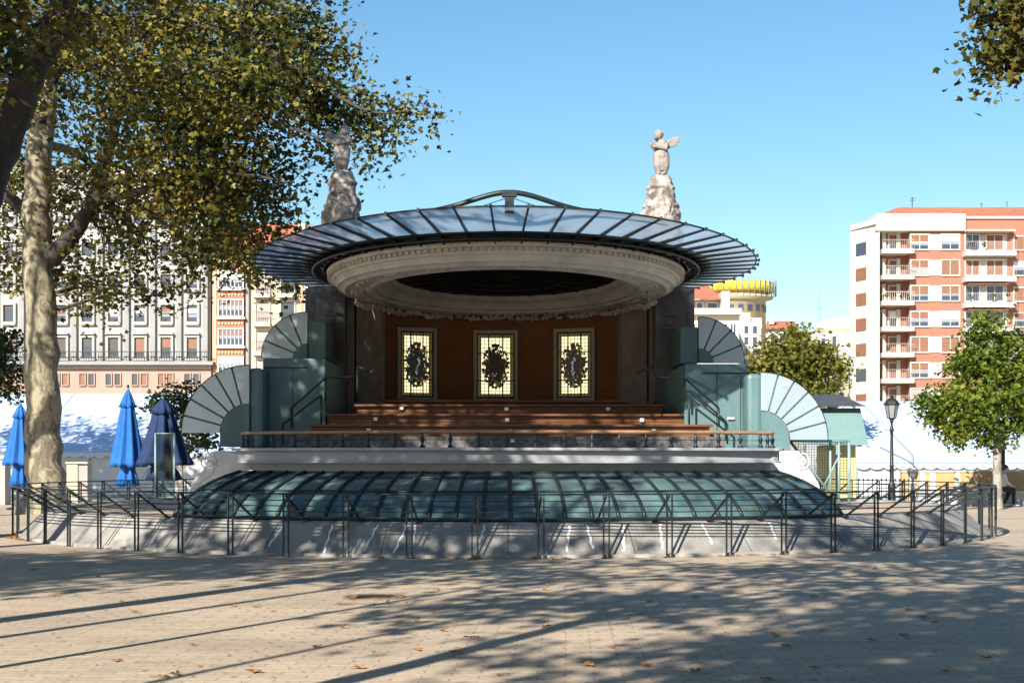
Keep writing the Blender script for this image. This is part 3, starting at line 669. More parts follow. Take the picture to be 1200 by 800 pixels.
for s in (-1, 1):
    C0 = 589.5
    mx = lambda px: px if s > 0 else 2*C0 - px
    Yl, Yu, Ye = 31.2, 34.4, 31.8
    fan(mx(889), 515 if s > 0 else 507, Yl, 79/F*Yl, 33/F*Yl, s, 6)
    fan(mx(818.5), 425 if s > 0 else 420, Yu, 54/F*Yu, 16.5/F*Yu, s, 4)
    oz = 0 if s > 0 else 6
    def xr(p0, p1, Y): return sorted((kx(mx(p0), Y), kx(mx(p1), Y)))
    # main housing
    e = MB(); x0, x1 = xr(800, 873, Ye); e.box(x0, x1, ky(Ye), ky(37.8), 1.777, WZ(426-oz, Ye))
    x2, x3 = xr(797, 818, Yu); e.box(x2, x3, ky(Yu)-.03, ky(38), WZ(426-oz, Yu)+.0, WZ(383-oz*1.2, Yu))
    e = e.build('stair_housing', M['teal'], K, bevel=.03)
    jd = MB()
    for p in (838, 866): 
        xx = kx(mx(p), Ye); jd.box(xx-.008, xx+.008, ky(Ye)-.006, ky(Ye)+.02, 1.85, WZ(438-oz, Ye))
    xa, xb = xr(820, 872, Ye); jd.box(xa, xb, ky(Ye)-.008, ky(Ye)+.02, WZ(438-oz,Ye), WZ(436-oz,Ye)+.0); jd.build('panel_joint', M['steel'], e)
    if s > 0:
        h_ = MB(); xx = kx(854, Ye); h_.box(xx-.07, xx+.07, ky(Ye)-.06, ky(Ye)-.03, WZ(490,Ye)-.02, WZ(490,Ye)+.02); h_.box(xx-.02,xx+.02,ky(Ye)-.04,ky(Ye)+.01,WZ(490,Ye)-.015,WZ(490,Ye)+.015); h_.build('door_handle', M['white'], e)
    # rounded side strip between housing and lower fan
    q = MB(); xs, xe = xr(873, 891, Yl); zt = WZ(436-oz, Yl)-.02
    q.box(xs, xe, ky(Yl)+.0, ky(37), 1.777, zt); 
    q.build('rounded_side', M['teal'], K, bevel=.09)
    # block under the hub
    q = MB(); xs, xe = xr(889, 923, Yl); q.box(xs, xe, ky(Yl)-.068, ky(Yl)+1.2, WZ(531-oz*1.3, Yl), WZ(515-oz*1.35, Yl)); q.build('hub_base', M['teal'], K, bevel=.012)
    # scroll buttress
    Yb = 30.6
    prof2 = [(905,531),(912,529),(918,528),(931,528),(936,531),(939,537),(941,545),(945,552),(952,558),(957,566),(960,578),(962,592),(905,592),(896,560),(890,548),(888,541),(897,538)]
    z00 = WT
    pl = [(kx(mx(px), Yb), max(z00-.0, WZ(py, Yb))) for px, py in prof2]
    q = MB(); q.slab(pl, ky(Yb), ky(Yb)+.6); q = q.build('scroll_buttress', M['scrollstone'], K, bevel=.025)
    v = MB(); cxv, czv = kx(mx(936), Yb), WZ(541, Yb); sp = []
    for i in range(40):
        a = i*.36; r0 = .02 + .0042*i; sp.append((cxv + s*r0*math.cos(a), ky(Yb)-.006, czv + r0*math.sin(a)))
    v.tube(sp, .016, 6); v.tube([(kx(mx(px), Yb), ky(Yb)-.006, WZ(py, Yb)) for px, py in ((931,531),(930,545),(933,555),(942,561),(950,568),(953,580))], .015, 6)
    v.build('volute', M['scrollstone'], q)
    # side stair rails on stage
    hr2 = MB(); Yr = 31.4
    for pts_ in (((746,436),(763,429)), ((763,429),(763,470)), ((763,441),(800,443),(840,478)), ((805,463),(850,497)), ((805,463),(805,499)), ((840,478),(840,500)), ((800,443),(800,470)), ((850,497),(850,520))):
        hr2.tube([(kx(mx(px), Yr), ky(Yr), WZ(py, Yr)) for px, py in pts_], .022, 6)
    hr2.ball((kx(mx(746),Yr), ky(Yr), WZ(436,Yr)), .05, 8, 6)
    hr2.build('stair_rail', M['steel'], K)
tg_ = MB(); tg_.box(kx(912,31.2), kx(922,31.2), ky(31.2)-.062, ky(31.2)-.051, WZ(452.5,31.2), WZ(449.5,31.2)); tg_.build('notice_plate', M['white'], K)

# guard railing round the base: pairs of posts, braces and four rails
G = thing('guard_railing', 'dark grey steel guard railing ringing the concrete wall below the stage', 'railing', (KX, KY, 0), world=False, rz=rad(.8))
RP = 10.68; NPOST = 64
tr_ = MB(); tr_.lathe([(-.03,1.004),(.015,1.004),(.015,1.03),(-.03,1.03)], 192, RP, RP, closed=True); tr_.build('top_rail', M['railsteel'], G)
cb_ = MB()
for z in (.91, .82, .73, .64): cb_.lathe([(-.012,z-.008),(.012,z-.008),(.012,z+.008),(-.012,z+.008)], 192, RP-.02, RP-.02, closed=True)
cb_.build('crossbar', M['railsteel'], G)
po = MB()
for sx in (-.045, .045): po.box(sx-.010, sx+.010, -.014, .014, 0, 1.002)
po.box(-.08, .08, -.03, .03, 0, .012)
br = MB(); br.bar((.0, .0, .99), (.0, .70, WT+.01), .022, .035); br.box(-.05,.05,.64,.76,WT,WT+.02)
po0 = br0 = None
for i in range(NPOST):
    t = 2*PI*(i+.45)/NPOST
    if po0 is None:
        po0 = po.build('post', M['railsteel'], G); br0 = br.build('brace', M['railsteel'], G); a, c = po0, br0
    else:
        a = po0.copy(); c = br0.copy(); COL.objects.link(a); COL.objects.link(c); a.parent = G; c.parent = G
    for o in (a, c): o.location = (RP*math.sin(t), -RP*math.cos(t), 0); o.rotation_euler.z = t

# ------------------------------------------------------------------ statues (one continuous sculpted surface each)
def sculpt(name, mb, mtl, parent, voxel=.02, smooth=6, disp=0, dsize=.2):
    me = bpy.data.meshes.new('tmp'); o3 = ORG.get(root_of(parent).name, (0,0,0)) if parent else (0,0,0)
    me.from_pydata([(x-o3[0], y-o3[1], z-o3[2]) for x,y,z in mb.v], [], mb.f)
    import bmesh
    bm = bmesh.new(); bm.from_mesh(me); bmesh.ops.recalc_face_normals(bm, faces=bm.faces); bm.to_mesh(me); bm.free()
    t = bpy.data.objects.new('tmp', me); COL.objects.link(t)
    r = t.modifiers.new('r', 'REMESH'); r.mode = 'VOXEL'; r.voxel_size = voxel; r.use_smooth_shade = True
    if smooth: q = t.modifiers.new('s', 'SMOOTH'); q.iterations = smooth; q.factor = .5
    if disp:
        tx = bpy.data.textures.new('rough', 'CLOUDS'); tx.noise_scale = dsize; tx.noise_depth = 4
        d_ = t.modifiers.new('d', 'DISPLACE'); d_.texture = tx; d_.strength = disp; d_.mid_level = .5
    dg = bpy.context.evaluated_depsgraph_get(); nm = bpy.data.meshes.new_from_object(t.evaluated_get(dg))
    bpy.data.objects.remove(t); nm.materials.clear(); nm.materials.append(mtl); nm.name = name
    nm.polygons.foreach_set('use_smooth', [True]*len(nm.polygons))
    o = bpy.data.objects.new(name, nm); COL.objects.link(o)
    if parent: o.parent = parent
    return o
def limb(mb, pts, rr, n=10, sub=8):
    for (p, q), (a, c) in zip(zip(pts[:-1], pts[1:]), zip(rr[:-1], rr[1:])):
        for i in range(sub+1):
            u = i/sub; P = Vector(p).lerp(Vector(q), u); r0 = a+(c-a)*u; mb.ball(P, r0, n, 7)
def cherub(label, x, y, z, s, zb, grp, seed):
    """s=+1: looks to its right (photo left), wing out to photo right"""
    t = thing('cherub_statue', label, 'statue', (x, y, zb), grp)
    rk = MB(); rr = random.Random(seed)
    prof3 = [(.47,zb),(.46,zb+1.4),(.43,zb+1.7),(.38,zb+2.0),(.33,zb+2.3),(.285,z-.2),(.24,z-.06),(.19,z)]
    rk.lathe([(0,zb)] + prof3 + [(0,z)], 24, 0, 0, cx=x, cy=y)
    H_ = z - zb
    for zz, r0 in ((zb+1.95,.43),(z-.3,.335)): rk.lathe([(0,zz-.04),(r0,zz-.04),(r0+.02,zz),(r0-.01,zz+.05),(0,zz+.05)], 24, 0, 0, cx=x, cy=y)
    for i in range(46):
        u = rr.random(); a = rr.uniform(0, 2*PI); zz = zb + H_*(.30+.38*u); r0 = .45-.10*u; q = rr.uniform(.07,.14)
        rk.ball((x+r0*math.sin(a), y-r0*math.cos(a), zz), (q*1.2,q*.9,q*rr.uniform(.7,1.2)), 8, 6)
    for i in range(12):                                 # draped swags across the face
        a0 = rr.uniform(-1.4,.9); pts = []
        for k in range(10):
            a = a0 + .1*k; zz = zb+H_*(.42+.10*(i%4)) + .13*math.sin(k*.9+i); r0 = .49-.13*(zz-zb)/H_
            pts.append((x+r0*math.sin(a), y-r0*math.cos(a), zz))
        rk.tube(pts, .035+.03*rr.random(), 6)
    sculpt('rock_pedestal', rk, M['rock'], t, .022, 1, .075, .13)
    c = MB()
    def P(a, b_, h): return Vector((x + s*a, y + b_, z + h))
    limb(c, [P(-.05,0,.02), P(-.07,-.04,.24), P(-.06,0,.47)], [.07,.11,.145]); limb(c, [P(.07,.02,.02), P(.10,-.02,.24), P(.06,.0,.47)], [.07,.11,.15])
    for k in (-.07, .05): c.ball(P(k,-.06,.03), (.045,.09,.035), 8, 6)                      # feet
    limb(c, [P(.0,0,.48), P(.01,-.01,.60), P(.02,.0,.74)], [.18,.155,.15]); c.ball(P(0,-.04,.57), (.125,.12,.11), 10, 8)
    limb(c, [P(.01,0,.76), P(-.03,-.02,.84)], [.07,.06])
    hd = P(-.075,-.05,.935); c.ball(hd, (.105,.115,.125), 14, 10); c.ball(hd+Vector((s*.03,.04,.04)), (.11,.115,.10), 12, 8)
    c.ball(hd+Vector((-s*.06,-.09,-.05)), (.055,.045,.05), 8, 6); c.ball(hd+Vector((-s*.09,-.115,-.015)), .02, 6, 5)
    for k in (-.03,.05): c.ball(hd+Vector((-s*.05-s*k,-.10,.02)), .014, 6, 5)
    for i in range(30):
        a = rr.uniform(0,2*PI); e = rr.uniform(.15,1.4); c.ball(hd+Vector((.11*math.cos(e)*math.sin(a)+s*.025,.11*math.cos(e)*math.cos(a)+.03,.03+.11*math.sin(e))), rr.uniform(.02,.032), 6, 5)
    limb(c, [P(-.09,-.02,.75), P(-.17,-.10,.62), P(-.25,-.16,.70)], [.055,.045,.036]); limb(c, [P(.13,-.02,.75), P(.10,-.17,.62), P(-.16,-.19,.66)], [.06,.05,.038])
    for bx in (-.27, -.18):
        for k in range(4): limb(c, [P(bx,-.17,.70+.01*k), P(bx-.05+.02*k,-.20+.01*k,.74+.012*k)], [.016,.011], 6, 3)
        limb(c, [P(bx+.01,-.18,.69), P(bx+.03,-.21,.73)], [.015,.011], 6, 3)
    wo = [(.06,.74),(.13,.81),(.23,.90),(.34,.95),(.46,.93),(.42,.88),(.45,.84),(.39,.775),(.40,.74),(.32,.73),(.31,.69),(.23,.69),(.18,.64),(.08,.64)]   # wing as one feathered blade
    wm = MB(); wm.slab([(x+s*q_, z+h_) for q_, h_ in wo], y+.07, y+.125); c.add(wm.v, wm.f)
    limb(c, [P(.08,.07,.74), P(.24,.10,.86), P(.38,.10,.88)], [.05,.04,.025], 6, 6)
    for k in range(7):                                                                      # cloth hanging from the hips
        a0 = -1.3+.42*k + rr.uniform(-.1,.1); limb(c, [P(.13*math.sin(a0),-.12*math.cos(a0),.52), P(.15*math.sin(a0)+.01,-.13*math.cos(a0),.30), P(.10*math.sin(a0)+.02,-.10*math.cos(a0),.10+.06*rr.random())], [.034,.03,.02], 6, 5)
    sculpt('cherub_figure', c, M['figstone'], t, .011, 2)
YS = 36.6
cherub('winged stone cherub on rough pedestal, facing right beneath overhanging plane branches', WX(401,YS), YS, WZ(200,YS), -1, 5.62, 'stone cherubs above the bandstand', 1)
cherub('winged stone cherub on rough pale pedestal, facing left against open blue sky', WX(774.5,YS), YS, WZ(206,YS), 1, 5.62, 'stone cherubs above the bandstand', 2)

# wire-mesh stair cage right of the stage
YC = 31.6
cg = thing('mesh_cage', 'pale teal wire mesh stair cage beside the right lower fan', 'mesh cage', (WX(960,YC), YC, 0))
b = MB()
def fb(p, q, r=.028, Y=YC): b.tube([W(*p, Y), W(*q, Y)], r, 6)
zt = 516
fb((925,516),(995,517),.035); fb((973,516),(973,590)); fb((983,516),(983,590)); fb((995,517),(995,590),.035); fb((926,517),(972,577),.03); fb((985,530),(962,577),.02); fb((962,577),(995,577),.02)
b.tube([W(995,517,YC), W(1000,517,YC)+Vector((0,1.6,0))], .03, 6); b.tube([W(925,516,YC), W(925,516,YC)+Vector((0,1.6,0))], .03, 6)
b.tube([W(1000,517,YC)+Vector((0,1.6,0)), W(1000,590,YC)+Vector((0,1.6,0))], .03, 6)
b.build('frame', M['mesh'], cg)
b = MB()
x0, x1, zt_, zb_ = WX(926,YC), WX(995,YC), WZ(517,YC), WZ(577,YC)
k = 0; x = x0
while x < x1:
    u = min(1, (x-x0)/(WX(972,YC)-x0)); b.box(x-.004, x+.004, YC-.004, YC+.004, zt_+(zb_-zt_)*u, zt_); x += .055
z = zt_
while z > zb_:
    u = (z-zt_)/(zb_-zt_); xa = x0+(WX(972,YC)-x0)*u; b.box(xa, x1, YC-.0035, YC+.0035, z-.004, z+.004); z -= .055
b.build('mesh_infill', M['iron'], cg)
# clear screen left
YP = 38.5
ps = thing('glass_screen', 'tall scratched clear screen in front of the dark folded parasol', 'screen', (WX(193,YP), YP, WT))
b = MB(); b.box(WX(182,YP), WX(204,YP), YP, YP+.012, .62, WZ(508,YP)); b.build('clear_sheet', M['clearpanel'], ps)
b = MB()
for p in (182, 204): b.box(WX(p,YP)-.02, WX(p,YP)+.02, YP-.02, YP+.03, WT-.03, WZ(507,YP))
b.box(WX(182,YP), WX(204,YP), YP-.015, YP+.025, WZ(508,YP), WZ(507,YP)); b.build('frame', M['mesh'], ps)

# ------------------------------------------------------------------ far buildings
RB = random.Random(21)
def rect(mb, Y, x0, y0, x1, y1, d0, d1):      # pixel rectangle on a facade plane; d0..d1 = depth in front
    mb.box(WX(x0,Y), WX(x1,Y), Y-d1, Y-d0, WZ(y1,Y), WZ(y0,Y)); return mb
def win(par, Y, x0, y0, x1, y1, fm, pm, nv=1, fw=.11, d=.14):
    X0, X1, Z0, Z1 = WX(x0,Y), WX(x1,Y), WZ(y1,Y), WZ(y0,Y); f = MB()
    f.box(X0-fw, X0, Y-d, Y+.0, Z0-fw, Z1+fw); f.box(X1, X1+fw, Y-d, Y, Z0-fw, Z1+fw); f.box(X0, X1, Y-d, Y, Z1, Z1+fw); f.box(X0, X1, Y-d-.04, Y, Z0-fw, Z0)
    for k in range(1, nv+1):
        xx = X0+(X1-X0)*k/(nv+1); f.box(xx-.035, xx+.035, Y-d*.7, Y, Z0, Z1)
    f = f.build('window', fm, par)
    p = MB(); p.box(X0, X1, Y-.03, Y-.004, Z0, Z1); p.build('pane', pm, f)
    if pm is M['winpale'] and Z1-Z0 > 1.2:
        u = RB.uniform(.25,.5); q = MB(); q.box(X0+.03, X1-.03, Y-.05, Y-.034, Z0+.04, Z0+(Z1-Z0)*u); q.build('dark_lower_glass', M['winglass'], f)
        q = MB(); q.box(X0+.03, X1-.03, Y-.045, Y-.034, Z0+(Z1-Z0)*(u+RB.uniform(.1,.3)), Z1); q.build('blind', RB.choice([M['white'], M['white'], M['shutter']]), f)
    return f
def balcony(par, Y, x0, x1, ys, h, mtl, out=.9, rail=True, rm=None):
    b = MB(); b.box(WX(x0,Y), WX(x1,Y), Y-out, Y, WZ(ys,Y)-h, WZ(ys,Y)); b = b.build('balcony', mtl, par)
    if rail:
        r = MB(); zr = WZ(ys,Y)
        n = max(3, int((x1-x0)/2.2))
        for i in range(n+1):
            xx = WX(x0,Y)+(WX(x1,Y)-WX(x0,Y))*i/n; r.box(xx-.015, xx+.015, Y-out+.05, Y-out+.08, zr, zr+.95)
        r.box(WX(x0,Y), WX(x1,Y), Y-out+.04, Y-out+.09, zr+.95, zr+1.0); r.build('rail', rm or M['iron'], b)
    return b
RB = random.Random(21)
# grey stone palace left
Y = 150.0
bd = thing('grey_palace', 'grey stone building with tall pilasters and pinkish base behind left trees', 'building', (WX(120,Y), Y+10, 0))
rect(MB(), Y, -160, 205, 246, 424, -18, 0).build('wall', M['stonegrey'], bd)
rect(MB(), Y, -160, 432, 248, 590, -18, .3).build('base_storey', M['stonepink'], bd)
c = MB(); rect(c, Y, -162, 424, 252, 428, -18, 1.2); rect(c, Y, -162, 428, 249, 432, -18, .7); c.build('balcony_ledge', M['stonedk'], bd)
c = MB(); rect(c, Y, -164, 198, 251, 206, -18, 1.0); rect(c, Y, -162, 206, 248, 211, -18, .5); c.build('cornice', M['stonegrey'], bd)
xs = [72+30.7*i for i in range(-7, 6)]
for i, x in enumerate(xs):
    p = MB(); rect(p, Y, x+12.5, 212, x+18.5, 424, 0, .35); p.build('pilaster', M['stonedk'], bd)
    for yt, yb, kind in ((395.5,420,0),(357.5,377,1),(322,338,1),(284,300,1),(246,262,1)):
        if x < -40 and yt < 240: continue
        f = win(bd, Y, x-6, yt, x+6, yb, M['stonegrey'], (M['winglass'] if kind == 0 or RB.random() < .35 else M['winpale']), 0, .22, .28)
        if kind == 0:
            h = MB(); rect(h, Y, x-5.6, yt+.5, x+5.6, yt+(yb-yt)*RB.uniform(.3,.75), .035, .06); h.build('blind', M['shutter'] if RB.random() < .6 else M['framedk'], f)
            h = MB(); rect(h, Y, x-9, yt-5.5, x+9, yt-3.5, 0, .5); h.build('lintel', M['stonegrey'], f)
        else:
            h = MB(); rect(h, Y, x-5.6, yt+.5, x+5.6, yt+(yb-yt)*.2, .035, .06); rect(h, Y, x-5.8, (yt+yb)/2-.4, x+5.8, (yt+yb)/2+.4, .035, .08); h.build('sash', M['framedk'], f)
            h = MB(); rect(h, Y, x-8, yb+2.2, x+8, yb+4, 0, .35); h.build('sill', M['stonegrey'], f)
    for dx in (-6, 4.5):
        win(bd, Y-.3, x+dx-3.2, 438, x+dx+3.2, 451, M['stonepink'], M['winglass'] if RB.random() < .5 else M['shutter'], 0, .1, .15)
r = MB()
for i in range(140):
    xx = -160 + 408*i/139; rect(r, Y, xx-.15, 413, xx+.15, 424, 1.05, 1.1)
rect(r, Y, -160, 412.4, 248, 413.2, 1.02, 1.12); r.build('balustrade', M['iron'], bd)
# orange bay house, cream house, orange bay house
def bay_house(x0, x1, w0, w1, rows, top, lbl, nm='terrace_house'):
    h = thing(nm, lbl, 'house', (WX((x0+x1)/2,Y), Y+8, 0), 'terraced houses left of the bandstand')
    rect(MB(), Y, x0, top, x1, 590, -16, 0).build('wall', M['creamwall'], h)
    rect(MB(), Y, w0, rows[0]-8, w1, 470, 0, .55).build('bay', M['orangewall'], h)
    r = MB(); r.add([W(x0-1,top+1,Y-1), W(x1+1,top+1,Y-1), W(x1+1,top-26,Y+8), W(x0-1,top-26,Y+8), W(x0-1,top+1,Y+16), W(x1+1,top+1,Y+16)], [(0,1,2,3),(2,5,4,3),(0,3,4),(1,5,2)]); r.build('roof', M['roof'], h)
    for yt in rows:
        f = win(h, Y-.55, w0+2.5, yt, w1-2.5, yt+18.5, M['frame'], M['winpale'], 5, .1, .16)
        s = MB(); rect(s, Y-.55, w0-.5, yt+20, w1+.5, yt+22.5, 0, .35); s.build('ledge', M['whitewall'], f)
        o = MB()
        n = 8
        for k in range(n): xx = w0+3+(w1-w0-6)*k/(n-1); rect(o, Y-.55, xx-1, yt+26, xx+1, yt+28.5, 0, .12)
        o.build('moulding', M['creamwall'], f)
    return h
bay_house(249, 290, 254, 287, (318,351.5,385.5,419), 292, 'orange house with glazed white bays beside the grey stone building')
bay_house(353, 425, 355, 382, (318,351.5,385.5,419), 290, 'narrow orange house with glazed bays partly behind the left bandstand pier')
h = thing('cream_house', 'cream house with grey shutters and balconies between two orange houses', 'house', (WX(321,Y), Y+8, 0), 'terraced houses left of the bandstand')
rect(MB(), Y, 290.3, 286, 352.7, 590, -16, 0).build('wall', M['creamwall'], h)
rect(MB(), Y, 288.8, 300, 292.2, 590, 0, .4).build('dark_strip', M['stonedk'], h)  # narrow dark strip down the line between the house fronts
r = MB(); r.add([W(289.5,287,Y-1), W(353,287,Y-1), W(353,262,Y+8), W(289.5,262,Y+8), W(289.5,287,Y+16), W(353,287,Y+16)], [(0,1,2,3),(2,5,4,3),(0,3,4),(1,5,2)]); rf_ = r.build('roof', M['roof'], h)
rect(MB(), Y+3, 349.5, 262, 357, 284, -2, 0).build('chimney', M['whitewall'], rf_)
for yt in (320,353.5,387.5,421):
    for i, (x0, x1) in enumerate(((300,315.6),(329.3,345))):
        win(h, Y, x0, yt, x1, yt+23.5, M['whitewall'], M['shuttergrey'] if (i == 0 or yt > 380) else M['winglass'], 0, .12, .16)
        balcony(h, Y, x0-2.5, x1+2, yt+25, .35, M['whitewall'], .9)

# red brick apartment block right
Y = 170.0
ap = thing('apartment_block', 'red brick and white apartment block with corner balconies on the right', 'apartment block', (WX(1120,Y), Y+14, 0))
b = MB(); rect(b, Y, 1030, 262, 1066, 590, -8, -1.5); rect(b, Y, 1066, 254, 1300, 590, -7, 0); b.build('wall', M['brick'], ap)
# chamfered white corner
b = MB(); b.prism([(WX(1007.5,Y), Y+5), (WX(1028.5,Y), Y-.3), (WX(1030,Y), Y-.3), (WX(1030,Y+28), Y+28), (WX(1009,Y+28), Y+28)], 0, WZ(263,Y)); cwo = b.build('corner_wall', M['whitewall'], ap)
b = MB(); rect(b, Y, 1026, 251, 1130, 271, -6, .5); b.prism([(WX(1007,Y), Y+4.8), (WX(1026,Y), Y-.5), (WX(1026,Y+28), Y+28), (WX(1009,Y+28), Y+28)], WZ(263,Y), WZ(262,Y)+.5)
b.build('parapet', M['whitewall'], ap)
r = MB(); r.add([W(1036,253,Y+4), W(1300,253,Y+1), W(1300,243,Y+9), W(1052,243,Y+9), W(1300,250,Y+28), W(1036,250,Y+28)], [(0,1,2,3),(3,2,4,5),(0,3,5)]); r.build('roof', M['roof'], ap)
b = MB(); rect(b, Y, 1130, 270.5, 1186, 272.5, 0, 1.2); rect(b, Y, 1066, 254.5, 1300, 256.5, 0, .25); b.build('trim', M['whitewall'], ap)
pitch = 30.0
for k in range(7):
    y0 = 275.5 + pitch*k
    # chamfer windows
    x0, x1 = 1012, 1019.5; f = MB(); u = lambda px: Y+5 + (px-1007.5)/(21)*(-5.3)
    for (a, c, m_, d_) in ((x0, x1, M['framedk'], .1),):
        q = MB(); q.add([(WX(a,Y),u(a)-d_,WZ(y0+20,Y)),(WX(c,Y),u(c)-d_,WZ(y0+20,Y)),(WX(c,Y),u(c)-d_,WZ(y0+5,Y)),(WX(a,Y),u(a)-d_,WZ(y0+5,Y)),
                         (WX(a,Y),u(a)+.3,WZ(y0+20,Y)),(WX(c,Y),u(c)+.3,WZ(y0+20,Y)),(WX(c,Y),u(c)+.3,WZ(y0+5,Y)),(WX(a,Y),u(a)+.3,WZ(y0+5,Y))],
                        [(0,1,2,3),(4,7,6,5),(0,4,5,1),(1,5,6,2),(2,6,7,3),(3,7,4,0)])
        f_ = q.build('window', M['shutter'] if k in (1,2,3,4,6) else M['winglass'], ap)
    # corner balcony bay
    win(ap, Y+1.5, 1030.5, y0, 1036, y0+18, M['whitewall'], M['shutter'] if k in (2,4,5) else M['winglass'], 0, .15, .1)
    win(ap, Y+1.5, 1042, y0, 1053, y0+18, M['whitewall'], M['shutter'] if k in (2,4,5,6) else M['winpale'], 0, .15, .1)
    q = MB(); rect(q, Y, 1036.8, y0-4.5, 1041, y0+19, -1.5, -1.2); rect(q, Y, 1054, y0-4.5, 1058.5, y0+19, -1.5, -1.2); q.build('wall_strip', M['palewall'], ap)
    balcony(ap, Y+1.5, 1028.5, 1065, y0+19, .5, M['whitewall'], 2.4, True, M['shuttergrey'] if k != 2 else M['whitewall'])
    # two flush windows with pale panel
    win(ap, Y, 1067.6, y0, 1087.5, y0+16.6, M['whitewall'], M['shutter'] if k in (4,) else (M['winpale'] if k in (0,2,3,5) else M['shuttergrey']), 1, .14, .14)
    win(ap, Y, 1103.4, y0, 1123.5, y0+16.6, M['whitewall'], M['winpale'] if k in (0,2,3) else M['shutter'], 1, .14, .14)
    q = MB(); rect(q, Y, 1089.2, y0-.8, 1101.8, y0+17.5, 0, .1); q.build('infill_panel', M['whitewall'], ap)
    if k in (1,3,4,5,0,2):
        q = MB(); rect(q, Y, 1068, y0+.2, 1087.2, y0+RB.uniform(3,9), .035, .06); q.build('blind', M['shutter'], ap)
    # recessed balcony
    if k < 5:
        q = MB(); rect(q, Y, 1130.5, y0-3, 1180, y0+19, .01, .05); q.build('recess_wall', M['whitewall'], ap)
        win(ap, Y-.05, 1131.5, y0, 1147, y0+17, M['frame'], M['shutter'] if k in (1,4) else M['winglass'], 1, .1, .1)
        win(ap, Y-.05, 1156, y0, 1175, y0+17, M['frame'], M['shutter'] if k in (0,1) else M['winglass'], 1, .1, .1)
        balcony(ap, Y-.05, 1127.5, 1186, y0+20, .55, M['whitewall'], 1.5, True, M['shuttergrey'])
    win(ap, Y, 1188.5, y0+2, 1212, y0+17, M['whitewall'], M['shutter'] if k in (0,2,4) else M['winpale'], 1, .14, .14)
    win(ap, Y, 1222, y0+2, 1245, y0+17, M['whitewall'], M['shutter'], 1, .14, .14)
b = MB(); b.tube([W(1069,243,Y+9), W(1069,231,Y+9)], .05, 5)
for q in (232.5,235): b.tube([W(1066,q,Y+9), W(1072,q,Y+9)], .03, 4)
for px_, py_ in ((1046,246),(1150,238),(1180,236)): b.tube([W(px_,250,Y+10), W(px_,py_,Y+10)], .035, 4); b.tube([W(px_-2,py_+1,Y+10), W(px_+2,py_+1,Y+10)], .025, 4)
b.build('aerial', M['iron'], ap)
for k_, xs_ in ((2,(1032,1038,1046,1056,1062)),(0,(1135,1150)),(2,(1134,1160,1178)),(4,(1040,))):
    for x_ in xs_:
        b = MB()
        for j_ in range(5): b.ball((WX(x_,Y)+RB.uniform(-.25,.25), Y-.6+RB.uniform(-.15,.15) if x_ < 1100 else Y-1.2+RB.uniform(-.15,.15), WZ(275.5+30*k_+18,Y)+.3+RB.uniform(0,.45)), RB.uniform(.12,.22), 6, 4)
        b.build('balcony_plant', M['leafdark'], ap)
for k_ in (0,2,3): 
    b = MB(); x0_, x1_ = WX(1131,Y), WX(1178,Y); zt_ = WZ(273.5+30*k_,Y); b.slab([(x0_,zt_),(x0_,zt_-.10),(x1_,zt_-.10),(x1_,zt_)], Y-1.25, Y-.1)
    b.build('awning', M['shutter'], ap)

# middle right group
Y = 140.0
h = thing('tiled_house', 'white house with terracotta hip roof behind the upper right fan', 'house', (WX(815,Y), Y+8, 0))
rect(MB(), Y, 760, 369, 866, 590, -14, 0).build('wall', M['palewall'], h)
b = MB(); rect(b, Y, 772, 349.5, 846, 369, -12, -1.5); b.build('attic', M['whitewall'], h)
r = MB(); r.add([W(768,350.5,Y), W(848,350.5,Y), W(828,333,Y+7), W(780,333,Y+7), W(768,350.5,Y+14), W(848,350.5,Y+14)], [(0,1,2,3),(3,2,5,4),(0,3,4),(1,5,2)]); r.build('roof', M['roof'], h)
c = MB(); rect(c, Y, 758, 362, 868, 369, -14, .8); c.build('parapet', M['palewall'], h)
for x0, x1 in ((800,811),(816.5,823),(829,840)): win(h, Y+1.5, x0, 355, x1, 361, M['frame'], M['winglass'], 0, .1, .12)
for x0, x1 in ((801,815),(846,852),(856,862)): win(h, Y, x0, 380, x1, 398, M['frame'], M['shutter'] if x0 < 810 else M['winglass'], 1, .1, .14); win(h, Y, x0, 405, x1, 422, M['frame'], M['winglass'], 1, .1, .14)
rect(MB(), Y-.5, 846, 341, 855, 366, -2, 0).build('chimney', M['whitewall'], h)
Y = 150.0
h = thing('stepped_house', 'narrow cream house with attic parapet beside the tiled house', 'house', (WX(877,Y), Y+6, 0))
b = MB(); rect(b, Y, 866.5, 376, 892, 590, -12, 0); rect(b, Y, 868, 366, 880, 376, -12, -.5); rect(b, Y, 883, 370, 897, 590, -12, -2.2); b.build('wall', M['palewall'], h)
for k in range(4): win(h, Y, 872, 382+13*k, 877, 391+13*k, M['frame'], M['winglass'], 0, .1, .12); win(h, Y, 882, 382+13*k, 887, 391+13*k, M['frame'], M['winglass'], 0, .1, .12)
Y = 190.0
tw = thing('round_tower', 'round ochre tower wrapped at its top in yellow netting', 'tower', (WX(862,Y), Y, 0))
cxr, rr0 = WX(863,Y), 34/F*Y
b = MB(); b.lathe([(0,WZ(590,Y)),(rr0,WZ(590,Y)),(rr0,WZ(353,Y)),(rr0+.9,WZ(351,Y)),(rr0+.9,WZ(348.5,Y)),(rr0+.3,WZ(347,Y)),(rr0+.3,WZ(344,Y)),(0,WZ(344,Y))], 48, 0, 0, cx=cxr, cy=Y); b.build('drum', M['creamwall'], tw)
b = MB(); b.lathe([(0,WZ(343.9,Y)),(rr0+.8,WZ(343.9,Y)),(rr0+1.1,WZ(343,Y)),(rr0+1.1,WZ(332.5,Y)),(0,WZ(332.5,Y))], 48, 0, 0, cx=cxr, cy=Y); b.build('netting', M['yellow'], tw)
b = MB()
